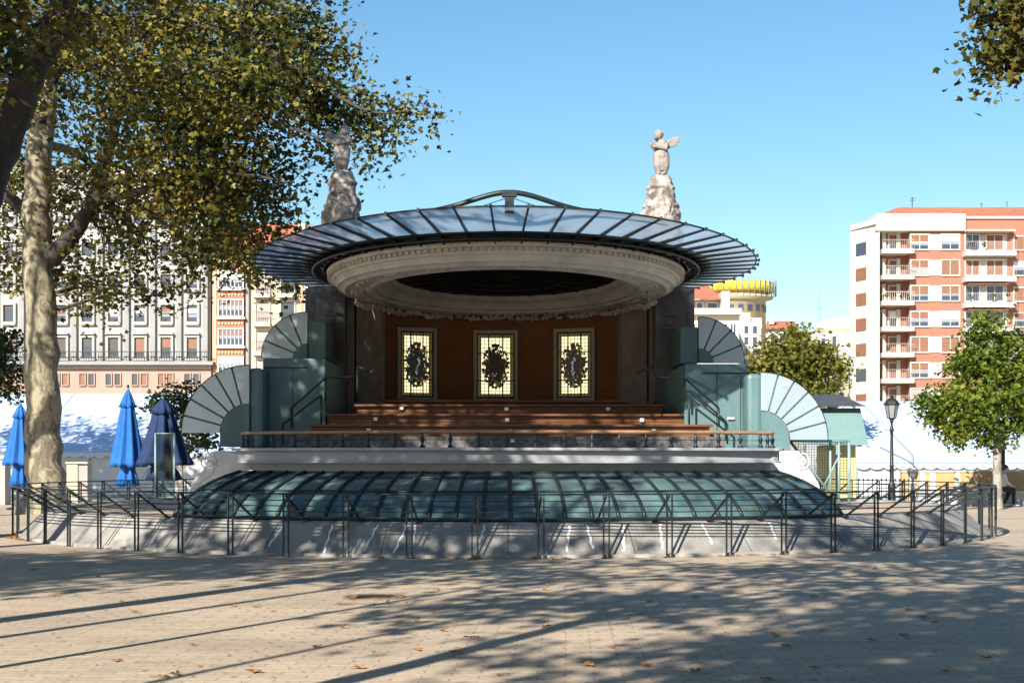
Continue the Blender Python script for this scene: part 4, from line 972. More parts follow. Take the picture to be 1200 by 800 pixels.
for k in range(40):
    t = 2*PI*k/40; p = Vector((cxr+(rr0+1.25)*math.sin(t), Y-(rr0+1.25)*math.cos(t), 0)); b.tube([p+Vector((0,0,WZ(348,Y))), p+Vector((0,0,WZ(329,Y)))], .06, 4)
b.build('scaffold_pole', M['mesh'], tw)
for t in np.linspace(-1.3, 1.3, 9):
    q = MB(); c0 = Vector((cxr+(rr0+.02)*math.sin(t), Y-(rr0+.02)*math.cos(t), 0)); hh = (WZ(367,Y), WZ(359.5,Y)); tg = Vector((math.cos(t), math.sin(t), 0)); nn = Vector((math.sin(t), -math.cos(t), 0))
    pts = [c0+tg*a+nn*d for a, d in ((-.3,-.1),(.3,-.1),(.3,.06),(-.3,.06))]; q.prism([(p.x,p.y) for p in pts], *hh); q.build('window', M['winglass'], tw)
Y = 230.0
h = thing('red_roofed_house', 'distant house with pinkish red tiled roof above the middle tree', 'house', (WX(912,Y), Y+6, 0))
rect(MB(), Y, 898, 385, 935, 590, -14, 0).build('wall', M['whitewall'], h)
r = MB(); r.add([W(896,385.5,Y-.6), W(937,385.5,Y-.6), W(931,376,Y+6), W(899,376,Y+6), W(896,385.5,Y+14), W(937,385.5,Y+14)], [(0,1,2,3),(3,2,5,4),(0,3,4),(1,5,2)]); r = r.build('roof', M['roof'], h)
rect(MB(), Y+2, 902, 369, 907, 380, -1, 0).build('chimney', M['whitewall'], r)
for k in range(3):
    for x in (903, 914, 925): win(h, Y, x, 391+16*k, x+5, 400+16*k, M['frame'], M['winglass'], 0, .1, .12)
Y = 180.0
h = thing('domed_pavilion_house', 'white building with curved pavilion top left of the brick block', 'building', (WX(985,Y), Y+8, 0))
b = MB(); rect(b, Y, 945, 389, 1012, 590, -12, -1); b.build('wall', M['whitewall'], h)
b = MB(); b.lathe([(0,WZ(590,Y)),(3.0,WZ(590,Y)),(3.0,WZ(418,Y)),(3.3,WZ(416,Y)),(3.3,WZ(413,Y)),(2.9,WZ(412,Y)),(2.9,WZ(388,Y)),(3.25,WZ(386,Y)),(3.2,WZ(383,Y)),(2.6,WZ(375,Y)),(1.3,WZ(372,Y)),(0,WZ(371.5,Y))], 40, 0, 0, cx=WX(990,Y), cy=Y+1.5); b.build('pavilion', M['palewall'], h)
for (x0,y0,x1,y1) in ((975,394,980,408),(996,394,1000,408),(962,396,967,408)): win(h, Y-1.6, x0, y0, x1, y1, M['frame'], M['winglass'], 0, .1, .12)
for (x0,y0,x1,y1) in ((994,432,1003,462),(974,432,983,462)): win(h, Y-1.6, x0, y0, x1, y1, M['frame'], M['winglass'], 2, .1, .12)
Y = 260.0
t = thing('antenna_mast', 'thin twin pole antenna mast on the distant skyline', 'antenna', (WX(960,Y), Y, 0))
b = MB(); b.tube([W(959.3,590,Y), W(959.3,343,Y)], .07, 5); b.tube([W(961.2,590,Y), W(961.2,345,Y)], .06, 5)
for q in (343.5,352,361,370): b.tube([W(958.5,q,Y), W(962,q,Y)], .05, 4)
b.build('lattice', M['mesh'], t)
for i, (px, y0, y1) in enumerate(((962,408,420),(963,422,436))):
    Yb = 75; s = tag(MB().box(WX(px-2.5,Yb), WX(px+3,Yb), Yb, Yb+.08, WZ(y1,Yb), WZ(y0,Yb)).build('hanging_banner', M['yellow']), ('upper' if i == 0 else 'lower') + ' of two small yellow banners showing through the middle tree', 'banner', 'yellow banners')
tag(MB().tube([W(965.5,404,75.2), W(965.5,577,75.2)], .05, 6).build('banner_pole', M['mesh']), 'slim pole carrying two yellow banners behind the middle tree', 'pole')

# ------------------------------------------------------------------ white market tents
def tent(name, lbl, px0, px1, ridge, eave, base, Y, depth, ends=True):
    t = thing(name, lbl, 'tent', (WX((px0+px1)/2,Y), Y+depth, 0), 'white market tents')
    x0, x1 = WX(px0,Y), WX(px1,Y); ze = WZ(eave,Y); Yr = Y+depth; zr = WZ(ridge, Yr)
    rf = MB(); th = .05
    rf.add([(x0,Y-.15,ze),(x1,Y-.15,ze),(x1,Yr,zr),(x0,Yr,zr),(x1,Yr+depth,ze),(x0,Yr+depth,ze),
            (x0,Y-.15,ze-th),(x1,Y-.15,ze-th),(x1,Yr,zr-th),(x0,Yr,zr-th),(x1,Yr+depth,ze-th),(x0,Yr+depth,ze-th)],
           [(0,1,2,3),(3,2,4,5),(6,9,8,7),(9,11,10,8),(0,6,7,1),(5,4,10,11),(0,3,9,6),(3,5,11,9),(1,7,8,2),(2,8,10,4)])
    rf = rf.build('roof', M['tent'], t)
    sm = MB(); n = max(2, int((x1-x0)/5))
    for i in range(1, n):
        xx = x0+(x1-x0)*i/n; sm.tube([(xx,Y-.15,ze+.012),(xx,Yr,zr+.012)], .012, 4)
    sm.build('seam', M['tentwall'], rf)
    wl = MB(); wl.box(x0+.02, x1-.02, Y, Y+.05, 0, ze-.03); wl.box(x0+.02, x1-.02, Y+2*depth-.2, Y+2*depth-.15, 0, ze-.03)
    for xx in (x0+.02, x1-.07):
        wl.add([(xx,Y+.05,0),(xx+.05,Y+.05,0),(xx+.05,Y+2*depth-.2,0),(xx,Y+2*depth-.2,0),(xx,Y+.05,ze-.06),(xx+.05,Y+.05,ze-.06),(xx+.05,Yr,zr-.08),(xx,Yr,zr-.08),(xx+.05,Y+2*depth-.2,ze-.06),(xx,Y+2*depth-.2,ze-.06)],
               [(0,1,5,4),(0,4,7,9,3),(1,2,8,6,5),(2,3,9,8),(4,5,6,7),(7,6,8,9),(0,3,2,1)])
    wo = wl.build('side_wall', M['tentwall'], t)
    vl = MB(); n = int((x1-x0)/.5)
    for i in range(n):
        xa = x0+(x1-x0)*i/n; xb = x0+(x1-x0)*(i+1)/n; xm = (xa+xb)/2
        vl.slab([(xa,ze-.03),(xa,ze-.20),(xa+(xb-xa)*.2,ze-.26),(xm,ze-.28),(xb-(xb-xa)*.2,ze-.26),(xb,ze-.20),(xb,ze-.03)][::-1], Y-.15, Y-.135)
    vl.build('valance', M['tent'], rf)
    jn = MB(); n = int((x1-x0)/2.5)
    for i in range(n+1):
        xx = x0+.05+(x1-x0-.1)*i/n; jn.box(xx-.03, xx+.03, Y-.035, Y-.001, 0, ze-.05)
    jn.box(x0+.02, x1-.02, Y-.02, Y-.001, .0, .12); jn.build('frame_leg', M['mesh'], wo)
    return t
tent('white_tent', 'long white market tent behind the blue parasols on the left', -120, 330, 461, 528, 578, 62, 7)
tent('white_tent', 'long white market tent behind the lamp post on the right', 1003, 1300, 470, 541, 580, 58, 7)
for nm, lb, a, bb, Y in (('guy_rope', 'grey guy rope slanting down across the left white tent', (245,460), (165,560), 60), ('guy_rope', 'grey guy rope slanting down across the right white tent', (1012,474), (1070,534), 57)):
    o = MB().tube([W(*a,Y), W(*bb,Y)] + ([W(bb[0]+.5,bb[1]+14,Y)] if Y == 57 else []), .035, 6).build(nm, M['mesh']); tag(o, lb, 'rope', 'guy ropes')
# teal hut between fan and tent
Y = 46.0
h = thing('market_hut', 'teal hut with slate hip roof beside the wire mesh cage', 'hut', (WX(985,Y), Y+1.5, 0))
b = MB(); b.add([W(940,521,Y), W(1018,521,Y), W(1008,478,Y+.7), W(940,478,Y+.7), W(940,521,Y+4), W(1018,521,Y+4), W(1008,478,Y+3.4), W(940,478,Y+3.4)], [(0,1,2,3),(4,7,6,5),(1,5,6,2),(0,3,7,4),(2,6,7,3),(0,4,5,1)]); b.build('awning', M['kioskteal'], h)
b = MB(); b.box(WX(985,Y), WX(1008,Y), Y+.6, Y+3.6, 0, WZ(521,Y)); b.build('body', M['kioskyellow'], h)
b = MB(); b.add([W(935,476,Y+.3), W(1015,476,Y+.3), W(985,462,Y+2), W(955,462,Y+2), W(935,476,Y+3.8), W(1015,476,Y+3.8)], [(0,1,2,3),(3,2,5,4),(0,3,4),(1,5,2),(0,4,5,1)]); b.build('roof', M['slate'], h)
# low tan wall and white bench at right
Y = 52.5
w_ = thing('low_tan_wall', 'low tan painted wall in tree shade below the right tent', 'low wall', (WX(1130,Y), Y, 0))
b = MB(); b.box(WX(1057,Y), WX(1250,Y), Y, Y+.25, .0, WZ(553,Y)); b.build('panel', M['tanwall'], w_)
b = MB(); b.box(WX(1056,Y), WX(1250,Y), Y-.04, Y+.29, WZ(553,Y), WZ(551,Y)); b.build('coping', M['palewall'], w_)
for px in (1066, 1078, 1090, 1119): b = MB(); b.box(WX(px,Y), WX(px+6,Y), Y-.03, Y, .3, WZ(554,Y)); b.build('white_panel', M['tentwall'], w_)
Y = 50.6
bn = thing('white_bench', 'long white stone bench in front of the low tan wall', 'bench', (WX(1130,Y), Y, 0))
b = MB(); b.box(WX(1075,Y), WX(1250,Y), Y-.02, Y+.45, .42, .5); b.build('seat', M['paintwhite'], bn, bevel=.02)
b = MB(); b.box(WX(1077,Y), WX(1250,Y), Y+.08, Y+.40, 0, .42); b.build('plinth', M['paintwhite'], bn)
# iron fence behind the railing
Y = 51.5
fn = thing('iron_fence', 'low black iron fence with finials behind the right lamp post', 'fence', (WX(1050,Y), Y, 0))
b = MB()
for z in (.30, .72): b.box(WX(995,Y), WX(1074,Y), Y-.015, Y+.015, z-.015, z+.015)
b.build('rail', M['iron'], fn)
b = MB(); px = 996
while px < 1074: b.tube([W(px,0,Y)*Vector((1,1,0)), W(px,0,Y)*Vector((1,1,0))+Vector((0,0,.82))], .014, 5); b.ball((WX(px,Y),Y,.86), (.03,.03,.05), 6, 5); px += 5.3
b.build('picket', M['iron'], fn)
# left edge stone pillar and crate
Y = 52.0
pl = thing('stone_gatepost', 'pale grey stone post at left edge beside a blue parasol', 'post', (WX(3,Y), Y, 0))
b = MB(); b.box(WX(-14,Y), WX(6,Y), Y, Y+.6, 0, WZ(538,Y)); b.build('shaft', M['stonegrey'], pl, bevel=.02)
b = MB(); b.box(WX(-16,Y), WX(8,Y), Y-.05, Y+.65, WZ(538,Y), WZ(533,Y)); b.build('cap', M['stonegrey'], pl, bevel=.02)
Y = 53.0
cr_ = thing('stall_counter', 'pale wooden stall counter right of the large tree trunk', 'counter', (WX(85,Y), Y, 0))
b = MB(); b.box(WX(78,Y), WX(91,Y), Y, Y+.6, 0, WZ(543,Y)); b.build('cabinet', M['creamwall'], cr_, bevel=.01)
b = MB(); b.box(WX(77,Y), WX(103,Y), Y-.06, Y+.66, WZ(543,Y), WZ(541,Y)); b.build('top', M['creamwall'], cr_); b = MB(); b.box(WX(91.2,Y), WX(102,Y), Y+.05, Y+.6, .03, WZ(544,Y)); b.build('side_panel', M['shuttergrey'], cr_)

# ------------------------------------------------------------------ trees
def leaf_mesh(name, centers, sizes, mtl, parent, rng, droop=.5, flat=.35):
    """many folded five-lobed leaves as one mesh"""
    n = len(centers); o3 = np.array(ORG.get(root_of(parent).name, (0,0,0)))
    prof = np.array([(0,-.5,0),(.24,-.42,.03),(.52,-.02,.10),(.20,.10,.03),(0,.56,0),(-.20,.10,.03),(-.52,-.02,.10),(-.24,-.42,.03)])
    nrm = rng.normal(size=(n,3)); nrm[:,2] = np.abs(nrm[:,2])*1.0 + flat; nrm /= np.linalg.norm(nrm,axis=1)[:,None]
    a = rng.normal(size=(n,3)); a[:,2] -= droop; a -= nrm*(a*nrm).sum(1)[:,None]; a /= np.linalg.norm(a,axis=1)[:,None]
    b = np.cross(a, nrm); s = np.asarray(sizes)[:,None,None]
    pr = np.repeat(prof[None], n, 0); pr[:,:,2] *= rng.uniform(-1.5,2.2,(n,1))
    V = (np.asarray(centers)-o3)[:,None,:] + s*(pr[:,:,0:1]*b[:,None,:] + pr[:,:,1:2]*a[:,None,:] + pr[:,:,2:3]*nrm[:,None,:])
    V = V.reshape(-1,3).astype(np.float32)
    base = (np.arange(n)*8)[:,None]; q = np.array([0,1,2,3,4, 0,4,5,6,7])[None]
    loops = (base+q).reshape(-1).astype(np.int32)
    me = bpy.data.meshes.new(name); me.vertices.add(len(V)); me.vertices.foreach_set('co', V.ravel())
    me.loops.add(len(loops)); me.loops.foreach_set('vertex_index', loops)
    me.polygons.add(2*n); me.polygons.foreach_set('loop_start', np.arange(2*n, dtype=np.int32)*5); me.polygons.foreach_set('loop_total', np.full(2*n,5,np.int32))
    me.materials.append(mtl); me.update(calc_edges=True); me.validate()
    o = bpy.data.objects.new(name, me); COL.objects.link(o); o.parent = parent; return o
def smooth_path(pts, rr, n=5):
    P = [Vector(p) for p in pts]; out = []; ro = []
    for i in range(len(P)-1):
        p0, p1, p2, p3 = P[max(i-1,0)], P[i], P[i+1], P[min(i+2,len(P)-1)]
        for k in range(n):
            u = k/n; out.append(.5*((2*p1)+(p2-p0)*u+(2*p0-5*p1+4*p2-p3)*u*u+(3*p1-p0-3*p2+p3)*u**3)); ro.append(rr[i]+(rr[i+1]-rr[i])*u)
    out.append(P[-1]); ro.append(rr[-1]); return out, ro
def tree(name, label, group, base, limbs, blobs, leafm, barkm, leafs=.16, per=26, clump=.42, seed=1, twigs=True, cat='tree', dens=1.0, droop=.5, limbm=None):
    """limbs: [(points, radii)], first is the trunk; blobs: [(centre, (rx,ry,rz), clumps)]"""
    rng = np.random.default_rng(seed); t = thing(name, label, cat, base, group)
    wood = MB(); limbw = MB() if limbm else wood; nodes = []
    for k, (pts, rr) in enumerate(limbs):
        p, r = smooth_path(pts, rr, 6)
        if k == 0: r = [r[i]*(1+.55*max(0, 1-i/4.0)**2) if i < 4 else r[i] for i in range(len(r))]
        p = [q + Vector(rng.normal(0, .10*rad_, 3)) if 0 < i < len(p)-1 else q for i, (q, rad_) in enumerate(zip(p, r))]
        (limbw if k else wood).tube(p, r, 14 if max(r) > .15 else 7)
        for q, rad_ in zip(p[len(p)//3:], r[len(p)//3:]): nodes.append((q, rad_))
    cs = []
    for c, rv, n in blobs:
        d = rng.normal(size=(n,3)); d /= np.linalg.norm(d,axis=1)[:,None]; d *= (rng.random(n)**.42)[:,None]
        cs.append(np.array(c)+d*np.array(rv))
    cs = np.vstack(cs); nd = np.array([tuple(q) for q, _ in nodes])
    if twigs:
        for c in cs[:: (1 if len(cs) < 260 else 2)]:
            i = int(np.argmin(((nd-c)**2).sum(1))); p = nodes[i][0]; e = Vector(c); L_ = (e-p).length
            if L_ < .25: continue
            mid = p.lerp(e,.5)+Vector((rng.normal(0,.09)*L_, rng.normal(0,.09)*L_, .10*L_)); r0 = min(nodes[i][1]*.5, .012+.011*L_)
            limbw.tube([p, p.lerp(mid,.6), mid, mid.lerp(e,.6), e], [r0, r0*.8, r0*.6, r0*.4, .006], 4, cap=False)
    wood.build('trunk', barkm, t, recalc=False)
    if limbm: limbw.build('limb', limbm, t, recalc=False)
    m = max(4, int(per*dens)); n = len(cs)
    sc = rng.uniform(.55,1.25,(n,1,1)); off = rng.normal(size=(n,m,3))*clump*sc*np.array([1,1,.62]); off[:,:,2] -= .25*clump
    ctr = (cs[:,None,:]+off).reshape(-1,3)
    leaf_mesh('crown', ctr, rng.uniform(.65,1.2,len(ctr))*leafs, leafm, t, rng, droop)
    return t
def PB(px, py, Y, r, n, ry=None):     # blob from its place: centre and radius in photo pixels at distance Y
    k = Y/F; return (tuple(W(px,py,Y)), (r*k, (ry or r*k*1.1), r*k*.85), n)

# the big plane tree left
Y = 44.0
b0 = W(52,0,Y); b0.z = 0
p = lambda px, py, dy=0: W(px,py,Y+dy)
limbs = [([b0, p(52,560), p(50,480), p(48,400), p(44,300), p(46,200), p(52,110), p(70,20), p(95,-90), p(110,-200)], [.62,.54,.50,.46,.41,.38,.35,.30,.23,.12]),
         ([p(58,305), p(85,275), p(108,238), p(122,190), p(136,140), p(160,80), p(200,20), p(230,-60)], [.30,.25,.23,.21,.18,.15,.12,.06]),
         ([p(44,262), p(20,240), p(2,222), p(-40,190,2), p(-90,150,3)], [.22,.17,.15,.12,.07]),
         ([p(56,100), p(85,60), p(120,45,-2), p(190,35,-3), p(280,40,-4), p(360,90,-5), p(430,130,-5.5), p(478,130,-6)], [.22,.17,.14,.12,.09,.06,.035,.015]),
         ([p(110,235), p(160,225,-2), p(220,200,-4), p(290,205,-5), p(340,215,-5)], [.13,.10,.08,.05,.02]),
         ([p(48,170), p(90,180,3), p(150,230,4), p(220,280,4), p(280,300,3)], [.15,.12,.09,.06,.02]),
         ([p(140,130), p(190,140,-2), p(270,130,-4), p(340,150,-6), p(400,172,-6.5)], [.12,.09,.07,.04,.015])]
blobs = [PB(60,30,Y,95,45), PB(175,50,Y-1,110,95), PB(285,45,Y-3,85,70), PB(340,100,Y-4,62,46), PB(388,122,Y-4,40,20,.8), PB(430,140,Y-4.5,26,9,.7), PB(462,132,Y-5,17,6,.5), PB(480,130,Y-5,8,2,.3), PB(448,178,Y-5,11,2,.3), PB(388,185,Y-3.5,22,6,.5), PB(410,60,Y-3,12,3,.5), PB(355,35,Y-3,42,22),
         PB(290,180,Y-4,60,48), PB(245,240,Y-2,60,48), PB(165,255,Y,65,28), PB(315,240,Y-3,32,16), PB(322,285,Y-3,18,7), PB(95,240,Y+1,65,22), PB(20,210,Y+2,65,40), PB(15,110,Y+1,75,34), PB(130,325,Y+1,32,7), PB(225,300,Y-1,40,12), PB(285,298,Y-2,34,16), PB(180,165,Y-1,90,60),
         PB(20,300,Y+2,40,16), PB(190,345,Y,18,5), PB(110,355,Y,16,4), PB(340,320,Y-3,18,5), PB(65,320,Y+1.5,40,14),
         PB(140,35,Y-4,80,28), PB(200,100,Y-5,95,60), PB(280,110,Y-6,70,40), PB(220,190,Y-5,80,34), PB(130,170,Y-4,70,16), PB(250,290,Y-4,50,9), PB(120,300,Y-1,50,7), PB(60,-90,Y,120,60), PB(220,-70,Y,130,70), PB(340,-40,Y-2,60,28), PB(-80,60,Y,110,40), PB(-80,200,Y+1,90,30)]
tree('plane_tree', 'big plane tree with mottled pale trunk and yellowing crown on the left', None, tuple(b0), limbs, blobs, M['leaf'], M['bark'], .155, 42, .50, 4, limbm=M['barkshade'])
# second plane tree whose leaning limb crosses the top left corner
Y2 = 30.0; q = lambda px, py, dy=0: W(px,py,Y2+dy); b2 = W(-75,0,Y2); b2.z = 0
tree('plane_tree', 'dark leaning plane limb crossing in front of the mottled trunk at top left', None, tuple(b2),
     [([b2, q(-72,500), q(-62,400), q(-45,310), q(-14,220), q(20,130), q(48,60), q(75,0), q(105,-80), q(120,-200)], [.55,.46,.42,.38,.34,.31,.28,.25,.2,.1]),
      ([q(45,65), q(80,42), q(112,20), q(150,-30)], [.12,.09,.07,.03]), ([q(-40,300), q(-90,210), q(-130,100)], [.25,.2,.1])],
     [PB(30,-110,Y2,120,60), PB(200,-130,Y2-2,110,50), PB(-110,20,Y2,100,45), PB(70,15,Y2-1,40,10), PB(10,50,Y2-2,32,8), PB(150,-40,Y2-1,50,16), PB(-30,150,Y2,30,7), ((-6.2,27.5,13.0),(2.8,2.6,2.0),90), ((-10,27,12.5),(3,3,2),60)],
     M['leaf'], M['barkshade'], .165, 26, .42, 5)
# branch at top right
Y3 = 21.0; q = lambda px, py, dy=0: W(px,py,Y3+dy); b3 = W(1420,0,Y3); b3.z = 0
tree('plane_tree', 'plane branch hanging into the sky at the top right corner', None, tuple(b3),
     [([b3, q(1415,500), q(1410,300), q(1400,100), q(1390,-100), q(1380,-300)], [.4,.34,.3,.26,.2,.08]), ([q(1405,120), q(1330,60), q(1260,40), q(1195,45), q(1150,55)], [.16,.11,.07,.04,.012]), ([q(1395,-60), q(1300,-60), q(1220,-20), q(1165,8)], [.14,.09,.05,.015])],
     [PB(1192,20,Y3,32,24), PB(1188,62,Y3,24,16), PB(1160,10,Y3,14,4), PB(1151,55,Y3,8,2), PB(1168,90,Y3,9,3), PB(1150,5,Y3,8,1), PB(1240,30,Y3,60,40), PB(1320,20,Y3,90,60), PB(1260,-80,Y3,90,45), PB(1400,-150,Y3,150,60)],
     M['leafcorner'], M['barkgrey'], .115, 34, .22, 6)
# lime tree right
Y4 = 47.5; q = lambda px, py, dy=0: W(px,py,Y4+dy); b4 = W(1168.5,0,Y4); b4.z = 0
tree('lime_tree', 'young bushy light green tree beside the blue shaded right tent', None, tuple(b4),
     [([b4, q(1168.5,560), q(1168,520), q(1167,480), q(1163,430), q(1160,390), q(1158,370)], [.15,.135,.125,.12,.10,.06,.02]), ([q(1167,500), q(1140,480), q(1110,470), q(1085,468)], [.06,.045,.03,.012]), ([q(1167,490), q(1190,465), q(1215,450)], [.06,.045,.02]), ([q(1165,450), q(1140,430), q(1115,420)], [.05,.03,.012]), ([q(1165,440), q(1185,420), q(1200,405)], [.05,.03,.012])],
     [PB(1158,382,Y4,17,10), PB(1150,408,Y4,27,20), PB(1180,418,Y4+.5,28,22), PB(1140,440,Y4,32,26), PB(1175,455,Y4,36,30), PB(1120,468,Y4-.3,30,22), PB(1090,472,Y4-.2,15,7), PB(1150,488,Y4-.3,34,24), PB(1200,490,Y4,26,14), PB(1112,492,Y4,18,9), PB(1125,513,Y4,13,5), PB(1097,490,Y4,8,3), PB(1080,466,Y4,8,3), PB(1128,425,Y4,10,4), PB(1165,510,Y4,18,6)],
     M['leafgreen'], M['barkgrey'], .15, 46, .26, 8)
Y4b = 50.0; q = lambda px, py, dy=0: W(px,py,Y4b+dy); b4b = W(1228,0,Y4b); b4b.z = 0
tree('lime_tree', 'darker green tree at the right edge, overlapping the light green one', None, tuple(b4b),
     [([b4b, q(1228,540), q(1222,480), q(1212,420), q(1200,390)], [.16,.14,.12,.08,.02]), ([q(1222,480), q(1200,450), q(1185,430)], [.06,.04,.015])],
     [PB(1192,405,Y4b,20,16), PB(1200,430,Y4b,28,26), PB(1190,450,Y4b,22,18), PB(1215,470,Y4b,36,30), PB(1240,430,Y4b,36,24), PB(1195,485,Y4b,18,8)], M['leafdark'], M['barkgrey'], .16, 34, .28, 14)
# autumn tree behind the right fans
Y5 = 58.0; q = lambda px, py, dy=0: W(px,py,Y5+dy); b5 = W(940,0,Y5); b5.z = 0
tree('autumn_tree', 'olive and gold tree rising behind the lower right fan', None, tuple(b5),
     [([b5, q(940,540), q(940,480), q(938,430), q(937,385)], [.16,.14,.12,.08,.02]), ([q(940,480), q(910,440), q(895,420)], [.07,.05,.02]), ([q(940,470), q(965,440), q(985,425)], [.07,.05,.02])],
     [PB(935,392,Y5,14,10), PB(930,412,Y5,34,60), PB(900,425,Y5,24,38), PB(955,420,Y5,26,36), PB(940,445,Y5,42,80), PB(975,430,Y5,22,14), PB(965,465,Y5,24,18), PB(900,455,Y5,22,14), PB(988,420,Y5,12,5), PB(950,485,Y5,18,10)],
     M['leafolive'], M['barkgrey'], .17, 26, .30, 9)
# small trees at left behind parasols and at the left edge
Y6 = 56.0; q = lambda px, py, dy=0: W(px,py,Y6+dy); b6 = W(212,0,Y6); b6.z = 0
tree('dark_shrub_tree', 'small dark green tree between the dark parasol and lower left fan', None, tuple(b6),
     [([b6, q(212,560), q(212,510), q(214,470)], [.12,.1,.08,.03])],
     [PB(213,465,Y6,24,20), PB(195,468,Y6,15,8), PB(232,475,Y6,24,16), PB(220,500,Y6,34,28), PB(235,512,Y6,22,12), PB(180,475,Y6,9,3)], M['leafdark'], M['barkgrey'], .16, 26, .28, 10)
b7 = W(-25,0,Y6); b7.z = 0
tree('dark_shrub_tree', 'leafy dark green tree cut off by the left edge behind the big trunk', None, tuple(b7),
     [([b7, q(-25,560), q(-25,500), q(-22,420)], [.14,.12,.1,.03])],
     [PB(0,400,Y6,26,22), PB(8,440,Y6,24,20), PB(-30,420,Y6,40,30), PB(12,460,Y6,12,5)], M['leafdark'], M['barkgrey'], .17, 26, .30, 12)

# plane trees standing around and behind the viewpoint: some shade paving and stage, others are added to block sky
def street_tree(x, y, lbl, h0, crown, leafs=.2, per=26, seed=1, r0=.22, stems=4, n=60, rz=None, clump=.5, cen=(0,0)):
    rng = random.Random(seed); b = Vector((x,y,0)); top = h0
    limbs = [([b, b+Vector((.05,.0,h0*.5)), b+Vector((0,.05,h0))], [r0, r0*.8, r0*.65])]
    for k in range(stems):
        a = 2*PI*k/stems + rng.uniform(-.4,.4); s = b+Vector((0,0,h0*.9)); ex = crown*rng.uniform(.35,.8); ez = rng.uniform(.9,1.7)*crown
        limbs.append(([s, s+Vector((ex*.4*math.cos(a), ex*.4*math.sin(a), ez*.35)), s+Vector((ex*.8*math.cos(a), ex*.8*math.sin(a), ez*.75)), s+Vector((ex*math.cos(a), ex*math.sin(a), ez))], [r0*.5, r0*.38, r0*.22, .02]))
    rz = rz or crown*.75
    c = b+Vector((cen[0],cen[1],h0+rz*.95))
    return tree('plane_tree', lbl, 'plane trees shading the square', tuple(b), limbs, [(tuple(c), (crown,crown,rz), n)], M['leaf'], M['barkgrey'], leafs, per, clump, seed)
SHADE_LABEL = 'plane tree outside the picture that shades the square or blocks its open sky'
#        x     y    h0  crown  clumps per r0 stems
SHADE = [(-2.6,-1.8, 6.2, 4.4, 150, 62, .24, 6), (1.5, 1.0, 6.5, 4.0, 80, 62, .22, 5), (-3.7, 6.0, 6.3, 3.4, 22, 60, .16, 4), (3.4, 7.0, 6.5, 4.2, 110, 60, .2, 5),
         (-8.6, 15.3, 6.9, 4.6, 125, 66, .26, 6), (-4.8, 10.0, 6.8, 3.6, 46, 60, .06, 4, (4.2,.6)), (-6.8, 11.6, 7.0, 4.6, 30, 62, .2, 5), (-11.5, 23.0, 6.5, 4.6, 220, 66, .24, 5), (-15.0, 6.5, 6.5, 4.2, 130, 60, .22, 5),
         (-7.4, 8.0, 7.5, 2.2, 9, 40, .09, 3), (-7.8, 9.6, 7.2, 2.0, 8, 40, .07, 3), (-8.6, 8.2, 7.8, 2.2, 9, 40, .08, 3), (-6.0, 4.0, 7.2, 1.6, 16, 40, .06, 2),
         (-19.0, 33.0, 9.3, 5.6, 85, 60, .3, 6, (5.0,2.5)), (-23.0, 50.0, 5.5, 5.0, 140, 60, .26, 5), (10.0, 5.0, 6.0, 4.8, 120, 60, .24, 5), (13.5, 14.0, 6.0, 5.0, 120, 60, .24, 5), (19.0, 27.0, 6.5, 5.0, 120, 60, .24, 5)]  # trees ending this list are added out of view to block sky
for i, a in enumerate(SHADE):
    street_tree(a[0], a[1], SHADE_LABEL, *a[2:4], leafs=.23, per=a[5], seed=40+i, r0=a[6], stems=a[7], n=a[4], cen=a[8] if len(a) > 8 else (0,0))

bt = street_tree(-14, -17, 'dense unseen plane tree added behind the viewpoint to block low sky', 4.5, 6.5, leafs=.34, per=60, seed=77, r0=.35, stems=6, n=170, clump=.6)
for i, (x, y) in enumerate(((-25,-15), (-4,-19), (6,-17), (16,-18), (26,-14))):
    c = copy_tree(bt); c.location = (x, y, 0); c.rotation_euler.z = i*1.3  # unseen row, added to cut low sky light from behind

